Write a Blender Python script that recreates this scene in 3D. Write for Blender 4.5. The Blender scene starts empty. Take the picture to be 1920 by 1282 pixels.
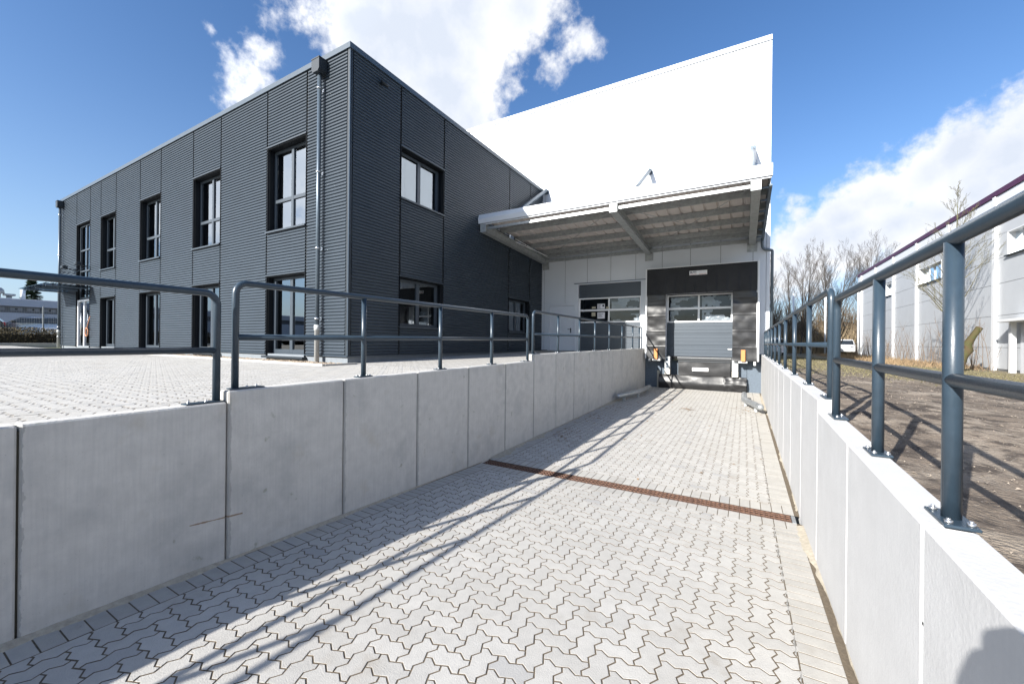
import bpy, math, random
from mathutils import Vector, Matrix
random.seed(7)
R = math.radians
sc = bpy.context.scene
C = sc.collection
# ------------------------------------------------------------ camera
YAW, ROLL = R(29.96), R(0.597)
cam = bpy.data.objects.new('camera', bpy.data.cameras.new('camera')); C.objects.link(cam)
r = Vector((math.cos(YAW), math.sin(YAW), 0)); u = Vector((0, 0, 1)); f = Vector((-math.sin(YAW), math.cos(YAW), 0))
r3 = r*math.cos(ROLL) + u*math.sin(ROLL); u3 = -r*math.sin(ROLL) + u*math.cos(ROLL)
m = Matrix((r3, u3, -f)).transposed().to_4x4(); m.translation = Vector((0, 0, 1.8))
cam.matrix_world = m
cam.data.sensor_width = 36; cam.data.lens = 36*754.7/1920
cam.data.clip_start = 0.05; cam.data.clip_end = 3000
sc.camera = cam
# ------------------------------------------------------------ world, sun, exposure
SUN = Vector((1.0, 2.78, -1.5)).normalized()
EL = math.asin(-SUN.z)
w = bpy.data.worlds.new('World'); sc.world = w; w.use_nodes = True
nt = w.node_tree; nt.nodes.clear(); N = nt.nodes; L = nt.links
out = N.new('ShaderNodeOutputWorld')
bg = N.new('ShaderNodeBackground'); bg.inputs[1].default_value = 0.070
sky = N.new('ShaderNodeTexSky'); sky.sky_type = 'NISHITA'; sky.sun_disc = False
sky.sun_elevation = EL; sky.sun_rotation = R(199.8); sky.altitude = 100; sky.air_density = 1.0; sky.dust_density = 1.5; sky.ozone_density = 2.2
hs = N.new('ShaderNodeHueSaturation'); hs.inputs['Saturation'].default_value = 1.12
tc = N.new('ShaderNodeTexCoord')
L.new(sky.outputs[0], hs.inputs['Color'])
wb = N.new('ShaderNodeVectorMath'); wb.operation = 'MULTIPLY'; wb.inputs[1].default_value = (0.90, 1.08, 1.28)
L.new(hs.outputs[0], wb.inputs[0])
sz = N.new('ShaderNodeSeparateXYZ'); L.new(tc.outputs['Generated'], sz.inputs[0])
hz = N.new('ShaderNodeMath'); hz.operation = 'ABSOLUTE'; L.new(sz.outputs[2], hz.inputs[0])
hz2 = N.new('ShaderNodeMath'); hz2.operation = 'SUBTRACT'; hz2.inputs[0].default_value = 1.0; L.new(hz.outputs[0], hz2.inputs[1])
hz3 = N.new('ShaderNodeMath'); hz3.operation = 'POWER'; hz3.inputs[1].default_value = 5.0; L.new(hz2.outputs[0], hz3.inputs[0])
hz4 = N.new('ShaderNodeMath'); hz4.operation = 'MULTIPLY'; hz4.inputs[1].default_value = 0.75; L.new(hz3.outputs[0], hz4.inputs[0])
hm = N.new('ShaderNodeMix'); hm.data_type = 'RGBA'; L.new(hz4.outputs[0], hm.inputs[0]); L.new(wb.outputs[0], hm.inputs[6]); hm.inputs[7].default_value = (4.0, 4.9, 6.1, 1)
L.new(hm.outputs[2], bg.inputs[0])
def vmath(op, a, b=None, s=None):
    n = N.new('ShaderNodeVectorMath'); n.operation = op
    for i, v in enumerate((a, b)):
        if v is None: continue
        if isinstance(v, (tuple, Vector)): n.inputs[i].default_value = v
        else: L.new(v, n.inputs[i])
    if s is not None: n.inputs['Scale'].default_value = s
    return n
def smath(op, a, b=None, c=None, clamp=False):
    n = N.new('ShaderNodeMath'); n.operation = op; n.use_clamp = clamp
    for i, v in enumerate((a, b, c)):
        if v is None: continue
        if isinstance(v, (int, float)): n.inputs[i].default_value = v
        else: L.new(v, n.inputs[i])
    return n.outputs[0]
def wnoise(scale, detail, rough, vec):
    n = N.new('ShaderNodeTexNoise'); n.inputs['Scale'].default_value = scale; n.inputs['Detail'].default_value = detail
    n.inputs['Roughness'].default_value = rough; L.new(vec, n.inputs['Vector']); return n
D = vmath('NORMALIZE', tc.outputs['Generated']).outputs[0]
wn = wnoise(3.2, 5, 0.55, D)
wv = vmath('SUBTRACT', wn.outputs['Color'], (0.5, 0.5, 0.5)).outputs[0]
wv = vmath('SCALE', wv, s=0.20); Dw = vmath('ADD', D, wv.outputs[0]).outputs[0]
BLOBS = [  # (direction, angular radius, strength): cumulus over the building, long bank on the right, a few behind
]
def dirpx(x, y, rad):
    d = r3*((x-960)/754.7) - u3*((y-641)/754.7) + f
    return tuple(d.normalized()), rad/754.7/d.length
for x, y, rad, st in [(680,50,80,1),(750,60,120,1),(820,60,140,1),(820,160,120,1),(880,200,75,1),(900,0,95,1),(990,-10,85,.95),(660,-10,60,.8),(475,160,62,.68),(515,112,40,.58),
                      (430,110,30,.6),(1080,70,48,.66),(1040,130,34,.5),(985,60,50,.6),(960,160,34,.45),(700,-80,200,1),(900,-90,160,1),(385,45,20,.38),
                      (1930,290,110,1),(1810,280,92,1),(1730,320,88,1),(1650,375,75,1),(1590,415,60,.95),(1860,360,130,1),(1760,410,100,.9),
                      (1680,440,85,.9),(1600,455,80,.9),(1520,450,70,.95),(1470,440,55,.85),(1470,500,70,.9),(1960,330,140,.9),(1990,200,100,.9),(2100,280,200,1),
                      (1500,390,40,.6),(1430,520,60,.7)]:
    d, rr = dirpx(x, y, rad); BLOBS.append((d, rr, st))
for az, el, rr, st in [(-150,42,.24,.9),(-165,36,.18,.9),(-121,27,.20,1),(-114,16,.16,.9),(120,30,.2,.9),(90,15,.15,.8),(-172,14,.12,.9),(-140,8,.12,.8)]:
    BLOBS.append(((math.sin(R(az))*math.cos(R(el)), math.cos(R(az))*math.cos(R(el)), math.sin(R(el))), rr, st))
acc = None
for d, rr, st in BLOBS:
    dist = vmath('DISTANCE', Dw, d).outputs['Value']
    v = smath('MULTIPLY_ADD', dist, -st/(rr*1.25), st)
    acc = v if acc is None else smath('MAXIMUM', acc, v)
acc = smath('MAXIMUM', acc, -0.4)
n1 = wnoise(5.5, 9, 0.60, D).outputs['Fac']; n2 = wnoise(17, 7, 0.62, D).outputs['Fac']
dens = smath('ADD', acc, smath('MULTIPLY_ADD', n1, 1.0, -0.50))
dens = smath('ADD', dens, smath('MULTIPLY_ADD', n2, 0.85, -0.425))
dens = smath('ADD', dens, smath('MULTIPLY_ADD', wnoise(52, 5, .6, D).outputs['Fac'], 0.40, -0.20))
mr = N.new('ShaderNodeMapRange'); mr.interpolation_type = 'SMOOTHSTEP'; L.new(dens, mr.inputs[0])
mr.inputs[1].default_value = 0.05; mr.inputs[2].default_value = 0.50
# cloud body: white tops, cooler grey where the cloud is thick
sh = N.new('ShaderNodeMapRange'); L.new(smath('ADD', acc, smath('MULTIPLY_ADD', wnoise(6, 8, .62, D).outputs['Fac'], 2.0, -1.0)), sh.inputs[0])
sh.inputs[1].default_value = 0.25; sh.inputs[2].default_value = 1.0
cr = N.new('ShaderNodeValToRGB'); L.new(sh.outputs[0], cr.inputs[0])
cr.color_ramp.elements[0].color = (0.96, 0.97, 1.0, 1); cr.color_ramp.elements[1].color = (0.68, 0.74, 0.85, 1)
bgc = N.new('ShaderNodeBackground')
dsun = vmath('DOT_PRODUCT', D, tuple(-SUN)).outputs['Value']
L.new(smath('MULTIPLY', smath('MULTIPLY_ADD', smath('MAXIMUM', dsun, 0.0), 1.1, 1.0), 0.50), bgc.inputs[1]); L.new(cr.outputs[0], bgc.inputs[0])
mx = N.new('ShaderNodeMixShader'); L.new(mr.outputs[0], mx.inputs[0]); L.new(bg.outputs[0], mx.inputs[1]); L.new(bgc.outputs[0], mx.inputs[2])
L.new(mx.outputs[0], out.inputs[0])
sl = bpy.data.lights.new('sun', 'SUN'); sl.energy = 5.0; sl.angle = R(0.5); sl.color = (1.0, 0.96, 0.90)
so = bpy.data.objects.new('sun', sl); C.objects.link(so); so.rotation_euler = SUN.to_track_quat('-Z', 'Y').to_euler(); so.location = (-10, -28, 25)
sc.view_settings.view_transform = 'Standard'; sc.view_settings.look = 'None'; sc.view_settings.gamma = 1; sc.view_settings.exposure = 1.20
sc.cycles.max_bounces = 8; sc.cycles.transparent_max_bounces = 16; sc.cycles.sample_clamp_indirect = 6

# ------------------------------------------------------------ materials
MATS = {}
def mat(name, col, rough=0.6, metal=0.0, var=0.0, vs=6.0, bump=0.0, bs=40.0, island=0.0, col2=None, stretch=None, spec=0.5, hook=None, det=6):
    if name in MATS: return MATS[name]
    M = bpy.data.materials.new(name); M.use_nodes = True; MATS[name] = M
    t = M.node_tree; n = t.nodes; l = t.links; p = n['Principled BSDF']
    p.inputs['Base Color'].default_value = (*col, 1); p.inputs['Roughness'].default_value = rough
    p.inputs['Metallic'].default_value = metal; p.inputs['Specular IOR Level'].default_value = spec
    g = n.new('ShaderNodeNewGeometry'); vec = g.outputs['Position']
    if stretch:
        mp = n.new('ShaderNodeVectorMath'); mp.operation = 'MULTIPLY'; mp.inputs[1].default_value = stretch; l.new(vec, mp.inputs[0]); svec = mp.outputs[0]
    else: svec = vec
    c = None
    if var or col2:
        no = n.new('ShaderNodeTexNoise'); no.inputs['Scale'].default_value = vs; no.inputs['Detail'].default_value = det; no.inputs['Roughness'].default_value = .6
        l.new(svec, no.inputs['Vector'])
        ra = n.new('ShaderNodeValToRGB'); l.new(no.outputs['Fac'], ra.inputs[0])
        a = tuple(max(0, x*(1-var)) for x in col); b = col2 if col2 else tuple(x*(1+var) for x in col)
        ra.color_ramp.elements[0].position = 0.3; ra.color_ramp.elements[1].position = 0.7
        ra.color_ramp.elements[0].color = (*a, 1); ra.color_ramp.elements[1].color = (*b, 1)
        c = ra.outputs[0]
    if island:
        mm = n.new('ShaderNodeMath'); mm.operation = 'MULTIPLY_ADD'; l.new(g.outputs['Random Per Island'], mm.inputs[0]); mm.inputs[1].default_value = 2*island; mm.inputs[2].default_value = 1-island
        vm = n.new('ShaderNodeVectorMath'); vm.operation = 'SCALE'; l.new(mm.outputs[0], vm.inputs['Scale'])
        if c is not None: l.new(c, vm.inputs[0])
        else: vm.inputs[0].default_value = col
        c = vm.outputs[0]
    if hook: c = hook(n, l, g, c, p)
    if c is not None: l.new(c, p.inputs['Base Color'])
    if bump:
        bn = n.new('ShaderNodeTexNoise'); bn.inputs['Scale'].default_value = bs; bn.inputs['Detail'].default_value = 8; l.new(svec, bn.inputs['Vector'])
        b = n.new('ShaderNodeBump'); b.inputs['Strength'].default_value = bump; b.inputs['Distance'].default_value = 0.01
        l.new(bn.outputs['Fac'], b.inputs['Height']); l.new(b.outputs[0], p.inputs['Normal'])
        if var:
            rr = n.new('ShaderNodeMath'); rr.operation = 'MULTIPLY_ADD'; rr.inputs[1].default_value = .25; rr.inputs[2].default_value = max(0, rough-.12); l.new(bn.outputs['Fac'], rr.inputs[0]); l.new(rr.outputs[0], p.inputs['Roughness'])
    return M
def mixc(n, l, a, b, fac, mode='MIX'):
    mxn = n.new('ShaderNodeMix'); mxn.data_type = 'RGBA'; mxn.blend_type = mode
    for s, v in ((mxn.inputs[6], a), (mxn.inputs[7], b)):
        if isinstance(v, tuple): s.default_value = (*v[:3], 1)
        else: l.new(v, s)
    if isinstance(fac, (int, float)): mxn.inputs[0].default_value = fac
    else: l.new(fac, mxn.inputs[0])
    return mxn.outputs[2]
def nz(n, l, vec, scale, det=5, lo=.4, hi=.6, rough=.6):
    no = n.new('ShaderNodeTexNoise'); no.inputs['Scale'].default_value = scale; no.inputs['Detail'].default_value = det; no.inputs['Roughness'].default_value = rough; l.new(vec, no.inputs['Vector'])
    mr_ = n.new('ShaderNodeMapRange'); l.new(no.outputs['Fac'], mr_.inputs[0]); mr_.inputs[1].default_value = lo; mr_.inputs[2].default_value = hi
    return mr_.outputs[0]
def sm(n, l, op, a, b=None, c=None, clamp=False):
    x = n.new('ShaderNodeMath'); x.operation = op; x.use_clamp = clamp
    for i, v in enumerate((a, b, c)):
        if v is None: continue
        if isinstance(v, (int, float)): x.inputs[i].default_value = v
        else: l.new(v, x.inputs[i])
    return x.outputs[0]
def conc_hook(n, l, g, c, p):
    # vertical formwork streaks, pores, damp edge beside each joint (joints every metre from y = 0.535)
    pos = g.outputs['Position']
    v = n.new('ShaderNodeVectorMath'); v.operation = 'MULTIPLY'; v.inputs[1].default_value = (30, 30, 1.2); l.new(pos, v.inputs[0])
    st = nz(n, l, v.outputs[0], 2.0, 4, .42, .62)
    c = mixc(n, l, c, (0.30, 0.31, 0.31), sm(n, l, 'MULTIPLY', st, .16))
    big = nz(n, l, pos, 2.3, 4, .5, .7)
    c = mixc(n, l, c, (0.28, 0.285, 0.285), sm(n, l, 'MULTIPLY', big, .4))
    br = nz(n, l, pos, 3.1, 5, .6, .72)
    c = mixc(n, l, c, (0.36, 0.32, 0.24), sm(n, l, 'MULTIPLY', br, .3))
    pores = nz(n, l, pos, 120, 2, .70, .74)
    c = mixc(n, l, c, (0.12, 0.12, 0.12), sm(n, l, 'MULTIPLY', pores, .7))
    sx = n.new('ShaderNodeSeparateXYZ'); l.new(pos, sx.inputs[0])
    fr = sm(n, l, 'FRACT', sm(n, l, 'SUBTRACT', sx.outputs[1], .535))
    wob = nz(n, l, pos, 14, 5, .3, .7)
    lim = sm(n, l, 'MULTIPLY_ADD', wob, .022, .010)
    dk = sm(n, l, 'LESS_THAN', fr, lim)
    c = mixc(n, l, c, (0.17, 0.17, 0.16), sm(n, l, 'MULTIPLY', dk, .40))
    # one thin rusty scratch and green algae specks on the nearest elements
    ln = sm(n, l, 'ABSOLUTE', sm(n, l, 'SUBTRACT', sx.outputs[2], sm(n, l, 'MULTIPLY_ADD', sx.outputs[1], -.10, .640)))
    ln = sm(n, l, 'LESS_THAN', sm(n, l, 'ADD', ln, sm(n, l, 'MULTIPLY', wob, .006)), .0075)
    ln = sm(n, l, 'MULTIPLY', ln, sm(n, l, 'MULTIPLY', sm(n, l, 'GREATER_THAN', sx.outputs[1], 1.30), sm(n, l, 'LESS_THAN', sx.outputs[1], 1.64)))
    c = mixc(n, l, c, (0.20, 0.12, 0.05), sm(n, l, 'MULTIPLY', ln, .8))
    al = nz(n, l, pos, 6.5, 6, .66, .72)
    return mixc(n, l, c, (0.13, 0.14, 0.07), sm(n, l, 'MULTIPLY', al, .45))
M_conc = mat('precast_concrete', (0.52, 0.505, 0.475), 0.82, var=.08, vs=9, bump=.25, bs=60, hook=conc_hook)
def conc2_hook(n, l, g, c, p):
    pos = g.outputs['Position']
    v = n.new('ShaderNodeVectorMath'); v.operation = 'MULTIPLY'; v.inputs[1].default_value = (30, 30, .8); l.new(pos, v.inputs[0])
    st = nz(n, l, v.outputs[0], 2.0, 4, .42, .62)
    c = mixc(n, l, c, (0.43, 0.43, 0.43), sm(n, l, 'MULTIPLY', st, .30))
    pores = nz(n, l, pos, 90, 2, .72, .75)
    return mixc(n, l, c, (0.3, 0.3, 0.3), sm(n, l, 'MULTIPLY', pores, .6))
M_conc2 = mat('pale_concrete', (0.465, 0.465, 0.465), 0.8, var=.05, vs=5, bump=.15, bs=60, hook=conc2_hook)
def pave_hook(n, l, g, c, p):
    pos = g.outputs['Position']
    tint = nz(n, l, pos, .9, 4, .4, .65)
    c = mixc(n, l, c, (0.38, 0.36, 0.32), sm(n, l, 'MULTIPLY', tint, .3))
    spk = nz(n, l, pos, 160, 2, .62, .72)
    c = mixc(n, l, c, (0.25, 0.24, 0.23), sm(n, l, 'MULTIPLY', spk, .30))
    dirt = nz(n, l, pos, 2.6, 6, .60, .72)
    c = mixc(n, l, c, (0.24, 0.20, 0.15), sm(n, l, 'MULTIPLY', dirt, .35))
    dkst = sm(n, l, 'GREATER_THAN', g.outputs['Random Per Island'], .988)
    return mixc(n, l, c, (0.27, 0.27, 0.27), sm(n, l, 'MULTIPLY', dkst, .5))
M_pave = mat('concrete_paver', (0.415, 0.402, 0.376), 0.85, var=.07, vs=14, bump=.3, bs=150, island=.065, hook=pave_hook)
M_joint = mat('joint_sand', (0.120, 0.094, 0.064), 0.95, var=.3, vs=40, bump=.5, bs=90)
M_edge = mat('border_paver', (0.385, 0.37, 0.34), 0.85, var=.08, vs=12, bump=.3, bs=150, island=.07, hook=pave_hook)
M_sand = mat('drift_sand', (0.38, 0.34, 0.27), 0.95, var=.2, vs=30, bump=.5, bs=120)
M_clad = mat('anthracite_cladding', (0.030, 0.042, 0.056), 0.44, var=.08, vs=1.5, spec=.35)
M_dark = mat('anthracite_trim', (0.022, 0.029, 0.037), 0.45, spec=.35)
M_black = mat('black_gap', (0.008, 0.009, 0.010), 0.8)
M_fascia = mat('grey_fascia', (0.052, 0.072, 0.095), 0.35, var=.05, vs=3)
M_reveal = mat('reveal_board', (0.006, 0.008, 0.011), 0.6, spec=.15)
M_frame = mat('window_frame', (0.040, 0.052, 0.066), 0.40)
M_rail = mat('railing_paint', (0.027, 0.044, 0.062), 0.34, var=.10, vs=20, bump=.04, bs=200)
M_galv = mat('galvanised_steel', (0.42, 0.44, 0.45), 0.45, metal=.75, var=.18, vs=14, bump=.05, bs=60)
M_galvd = mat('dull_galvanised_steel', (0.33, 0.35, 0.355), 0.55, metal=.3, var=.20, vs=9)
M_bolt = mat('bolt_steel', (0.60, 0.61, 0.62), 0.3, metal=.9)
M_hall = mat('white_panel', (0.60, 0.63, 0.67), 0.45, var=.02, vs=2)
M_hallg = mat('grey_panel', (0.60, 0.63, 0.68), 0.45, var=.03, vs=2)
M_white = mat('white_aluminium', (0.72, 0.73, 0.74), 0.4)
M_plinth = mat('plinth_render', (0.17, 0.19, 0.21), 0.8, var=.08, vs=8, bump=.1)
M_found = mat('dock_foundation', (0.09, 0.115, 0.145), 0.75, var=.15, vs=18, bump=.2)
M_rust = mat('rusty_iron', (0.125, 0.066, 0.043), 0.75, var=.45, vs=30, bump=.4, bs=120)
M_purl = mat('canopy_sheet', (0.56, 0.52, 0.50), 0.6, var=.06, vs=4)
M_gate = mat('gate_panel', (0.046, 0.060, 0.077), 0.45, var=.04, vs=3)
M_rub = mat('black_tarpaulin', (0.010, 0.010, 0.012), 0.55, spec=.35, var=.2, vs=6, bump=.12, bs=2.2)
M_rubs = mat('creased_tarpaulin', (0.015, 0.015, 0.016), 0.40, var=.25, vs=5, bump=.22, bs=1.8)
for mm_ in (M_rub, M_rubs):
    for nn in mm_.node_tree.nodes:
        if nn.type == 'BUMP': nn.inputs['Distance'].default_value = 0.10
        if nn.type == 'TEX_NOISE' and abs(nn.inputs['Detail'].default_value-8) < .1: nn.inputs['Detail'].default_value = 2.5
M_orange = mat('orange_marker', (0.50, 0.19, 0.055), 0.5)
M_pvc = mat('grey_pipe_plastic', (0.50, 0.51, 0.50), 0.5)
M_zinc = mat('zinc_pipe', (0.10, 0.13, 0.16), 0.35, metal=.35, var=.1, vs=8)
M_gravel = mat('gravel_stones', (0.38, 0.30, 0.22), 0.8, island=.45, var=.2, vs=30)
M_gbed = mat('gravel_bed', (0.22, 0.17, 0.12), 0.95, var=.4, vs=60, bump=.8, bs=100)
M_kerb = mat('kerb_concrete', (0.45, 0.43, 0.39), 0.85, var=.08, vs=8, bump=.2)
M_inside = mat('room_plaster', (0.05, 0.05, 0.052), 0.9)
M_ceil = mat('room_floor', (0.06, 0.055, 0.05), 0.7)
M_paper = mat('paper', (0.70, 0.70, 0.74), 0.8)
M_ink = mat('print_ink', (0.03, 0.03, 0.05), 0.8)
M_red = mat('red_print', (0.40, 0.03, 0.03), 0.7)
M_bark = mat('tree_bark', (0.070, 0.060, 0.050), 0.9, var=.3, vs=5, bump=.4, bs=30)
M_barkg = mat('mossy_bark', (0.11, 0.11, 0.06), 0.9, var=.35, vs=9, bump=.5, bs=30)
M_stub = mat('sawn_trunk_bark', (0.070, 0.040, 0.020), 0.9, col2=(0.045, 0.050, 0.013), vs=5, bump=.6, bs=25)
M_twig = mat('twigs', (0.062, 0.050, 0.040), 0.9, var=.25, vs=2)
M_brush = mat('brushwood', (0.115, 0.085, 0.055), 0.9, var=.35, vs=1)
M_hedge = mat('hedge_leaves', (0.070, 0.055, 0.025), 0.9, island=.5, var=.3, vs=2)
M_wood = mat('far_wood', (0.07, 0.065, 0.045), 0.9, island=.4)
M_pine = mat('pine_needles', (0.020, 0.045, 0.018), 0.8, island=.4)
M_purple = mat('purple_fascia', (0.075, 0.018, 0.055), 0.5)
M_nwall = mat('neighbour_panel', (0.47, 0.49, 0.515), 0.5, var=.03, vs=2)
M_lowb = mat('far_building_panel', (0.46, 0.47, 0.50), 0.6, var=.05, vs=1)
M_lowd = mat('far_building_band', (0.12, 0.125, 0.13), 0.6)
M_carsil = mat('silver_car_paint', (0.45, 0.47, 0.50), 0.25, metal=.6)
M_cardk = mat('black_car_paint', (0.012, 0.012, 0.014), 0.15)
M_carwh = mat('white_car_paint', (0.75, 0.75, 0.76), 0.3)
M_tyre = mat('tyre_rubber', (0.015, 0.015, 0.015), 0.8)
M_cable = mat('orange_cable', (0.50, 0.22, 0.11), 0.6)
M_tl = mat('red_lens', (0.45, 0.01, 0.015), 0.2)
M_cloth = mat('photographer_clothes', (0.05, 0.06, 0.09), 0.9)
M_skin = mat('skin', (0.50, 0.30, 0.22), 0.6)
def glass(name, tint, refl, wave=0.0, ior=1.6):
    M = bpy.data.materials.new(name); M.use_nodes = True; t = M.node_tree; n = t.nodes; l = t.links
    n.remove(n['Principled BSDF']); o = n['Material Output']
    tr = n.new('ShaderNodeBsdfTransparent'); tr.inputs[0].default_value = (*tint, 1)
    gl = n.new('ShaderNodeBsdfGlossy'); gl.inputs['Roughness'].default_value = 0.015; gl.inputs[0].default_value = (refl*.86, refl*.94, refl*1.02, 1)
    fr = n.new('ShaderNodeFresnel'); fr.inputs[0].default_value = ior
    ms = n.new('ShaderNodeMixShader'); l.new(fr.outputs[0], ms.inputs[0]); l.new(tr.outputs[0], ms.inputs[1]); l.new(gl.outputs[0], ms.inputs[2]); l.new(ms.outputs[0], o.inputs[0])
    if wave:
        g = n.new('ShaderNodeNewGeometry'); no = n.new('ShaderNodeTexNoise'); no.inputs['Scale'].default_value = 1.7; no.inputs['Detail'].default_value = 2.0
        l.new(g.outputs['Position'], no.inputs['Vector']); b = n.new('ShaderNodeBump'); b.inputs['Strength'].default_value = wave; b.inputs['Distance'].default_value = .1
        l.new(no.outputs['Fac'], b.inputs['Height']); l.new(b.outputs[0], gl.inputs['Normal']); l.new(b.outputs[0], fr.inputs['Normal'])
    return M
M_glass = glass('window_glass', (.42, .45, .47), .97, 0.0, 4.3)
M_glass2 = glass('shaded_window_glass', (.42, .45, .47), .97, 0.0, 2.7)
M_foil = glass('foil_covered_glass', (.60, .63, .65), .9, .10, 1.55)
M_cglass = glass('canopy_glass', (.985, .99, .99), .9, 0, 1.3)

# ------------------------------------------------------------ mesh helpers
class MB:
    def __init__(s): s.v = []; s.f = []; s.m = []; s.sm = []
    def face(s, idx, mi=0, smooth=False): s.f.append(idx); s.m.append(mi); s.sm.append(smooth)
    def poly(s, pts, mi=0):
        k = len(s.v); s.v += [tuple(p) for p in pts]; s.face(tuple(range(k, k+len(pts))), mi)
    def box(s, x0, x1, y0, y1, z0, z1, b=0.0, mi=0):
        if x1 < x0: x0, x1 = x1, x0
        if y1 < y0: y0, y1 = y1, y0
        if z1 < z0: z0, z1 = z1, z0
        b = min(b, (x1-x0)/2.01, (y1-y0)/2.01, (z1-z0)/2.01)
        k = len(s.v)
        if b <= 0:
            s.v += [(x, y, z) for z in (z0, z1) for y in (y0, y1) for x in (x0, x1)]
            for q in ((0,2,3,1),(4,5,7,6),(0,1,5,4),(2,6,7,3),(0,4,6,2),(1,3,7,5)): s.face(tuple(k+i for i in q), mi)
            return
        P = (( x0, x1), (y0, y1), (z0, z1)); ind = {}
        for i in (0, 1):
            for j in (0, 1):
                for l_ in (0, 1):
                    c = (i, j, l_)
                    for ax in range(3):
                        p = []
                        for a in range(3):
                            vv = P[a][c[a]]
                            if a != ax: vv += b if c[a] == 0 else -b
                            p.append(vv)
                        ind[(c, ax)] = len(s.v); s.v.append(tuple(p))
        for ax in range(3):
            o = [a for a in range(3) if a != ax]
            for sd in (0, 1):
                q = []
                for (i, j) in ((0,0),(1,0),(1,1),(0,1)):
                    c = [0,0,0]; c[ax] = sd; c[o[0]] = i; c[o[1]] = j; q.append(ind[(tuple(c), ax)])
                s.face(tuple(q), mi)
            for i in (0, 1):
                for j in (0, 1):
                    c0 = [0,0,0]; c1 = [0,0,0]; c0[o[0]] = c1[o[0]] = i; c0[o[1]] = c1[o[1]] = j; c1[ax] = 1
                    c0 = tuple(c0); c1 = tuple(c1)
                    s.face((ind[(c0,o[0])], ind[(c1,o[0])], ind[(c1,o[1])], ind[(c0,o[1])]), mi)
        for i in (0,1):
            for j in (0,1):
                for l_ in (0,1): s.face(tuple(ind[((i,j,l_), a)] for a in range(3)), mi)
    def tube(s, pts, rad, seg=14, caps=True, mi=0):
        pts = [Vector(p) for p in pts]; n = len(pts)
        rad = [rad]*n if isinstance(rad, (int, float)) else rad
        tan = []
        for i in range(n):
            a = pts[max(i-1, 0)]; b = pts[min(i+1, n-1)]; tan.append((b-a).normalized())
        up = Vector((0,0,1)) if abs(tan[0].z) < .9 else Vector((1,0,0))
        x = tan[0].cross(up).normalized(); k = len(s.v)
        for i in range(n):
            x = (x - tan[i]*x.dot(tan[i])).normalized(); y = tan[i].cross(x)
            for j in range(seg):
                a = 2*math.pi*j/seg; s.v.append(tuple(pts[i] + (x*math.cos(a) + y*math.sin(a))*rad[i]))
        for i in range(n-1):
            for j in range(seg):
                a = k+i*seg+j; b = k+i*seg+(j+1) % seg; s.face((a, b, b+seg, a+seg), mi, True)
        if caps:
            s.face(tuple(k+j for j in reversed(range(seg))), mi); s.face(tuple(k+(n-1)*seg+j for j in range(seg)), mi)
    def prism(s, prof, axis, a0, a1, mi=0, smooth=False, caps=True):
        # profile of 2-tuples in the two other axes, extruded along axis 0/1/2
        o = [a for a in range(3) if a != axis]; k = len(s.v); n = len(prof)
        for a in (a0, a1):
            for p in prof:
                c = [0,0,0]; c[axis] = a; c[o[0]] = p[0]; c[o[1]] = p[1]; s.v.append(tuple(c))
        for i in range(n):
            j = (i+1) % n; s.face((k+i, k+j, k+n+j, k+n+i), mi, smooth)
        if caps: s.face(tuple(range(k+n-1, k-1, -1)), mi); s.face(tuple(range(k+n, k+2*n)), mi)
def arc(a, b, c, rad, n=7):
    """corner a-b-c rounded: points replacing b"""
    a, b, c = Vector(a), Vector(b), Vector(c); d1 = (a-b).normalized(); d2 = (c-b).normalized()
    ang = d1.angle(d2); t = rad/math.tan(ang/2); p0 = b+d1*t; p1 = b+d2*t
    cen = b + (d1+d2).normalized()*(rad/math.sin(ang/2)); out = []
    v0 = p0-cen; v1 = p1-cen; th = v0.angle(v1)
    for i in range(n+1):
        s_ = i/n; out.append(tuple(cen + (v0*math.sin((1-s_)*th) + v1*math.sin(s_*th))/math.sin(th)))
    return out
def obj(name, mb, mt, parent=None, kind=None, label=None, cat=None, group=None, recalc=True):
    me = bpy.data.meshes.new(name)
    off = Vector((0,0,0))
    p = parent
    while p is not None: off += Vector(p.location); p = p.parent
    vs = mb.v if off.length == 0 else [(a-off.x, b-off.y, c-off.z) for a, b, c in mb.v]
    me.from_pydata(vs, [], mb.f)
    ml = mt if isinstance(mt, (list, tuple)) else [mt]
    for x in ml: me.materials.append(x)
    me.polygons.foreach_set('use_smooth', mb.sm)
    if len(ml) > 1: me.polygons.foreach_set('material_index', mb.m)
    me.update()
    if recalc:
        import bmesh
        b = bmesh.new(); b.from_mesh(me); bmesh.ops.recalc_face_normals(b, faces=b.faces); b.to_mesh(me); b.free()
    o = bpy.data.objects.new(name, me); C.objects.link(o)
    if parent is not None: o.parent = parent
    if kind: o['kind'] = kind
    tagp(o, label, cat, group)
    return o
def tagp(o, label=None, cat=None, group=None):
    if label: o['label'] = label
    if cat: o['category'] = cat
    if group: o['group'] = group
def thing(name, loc, label, cat, group=None):
    o = bpy.data.objects.new(name, None); o.empty_display_size = .2; C.objects.link(o); o.location = loc; tagp(o, label, cat, group); return o

# ------------------------------------------------------------ key planes (metres)
XL, XR, YH, XO, YO = -3.30, 0.51, 16.10, -7.76, 6.02
XEND = -28.95
def floor_z(y): return 0.04 + 0.035*(5.0-y) if y < 5.0 else 0.04 + 0.010*(y-5.0)
def yard_z(x, y): return 1.275 + max(0, y-6.2)*.017 + max(0, -x-8)*.0022

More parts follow.
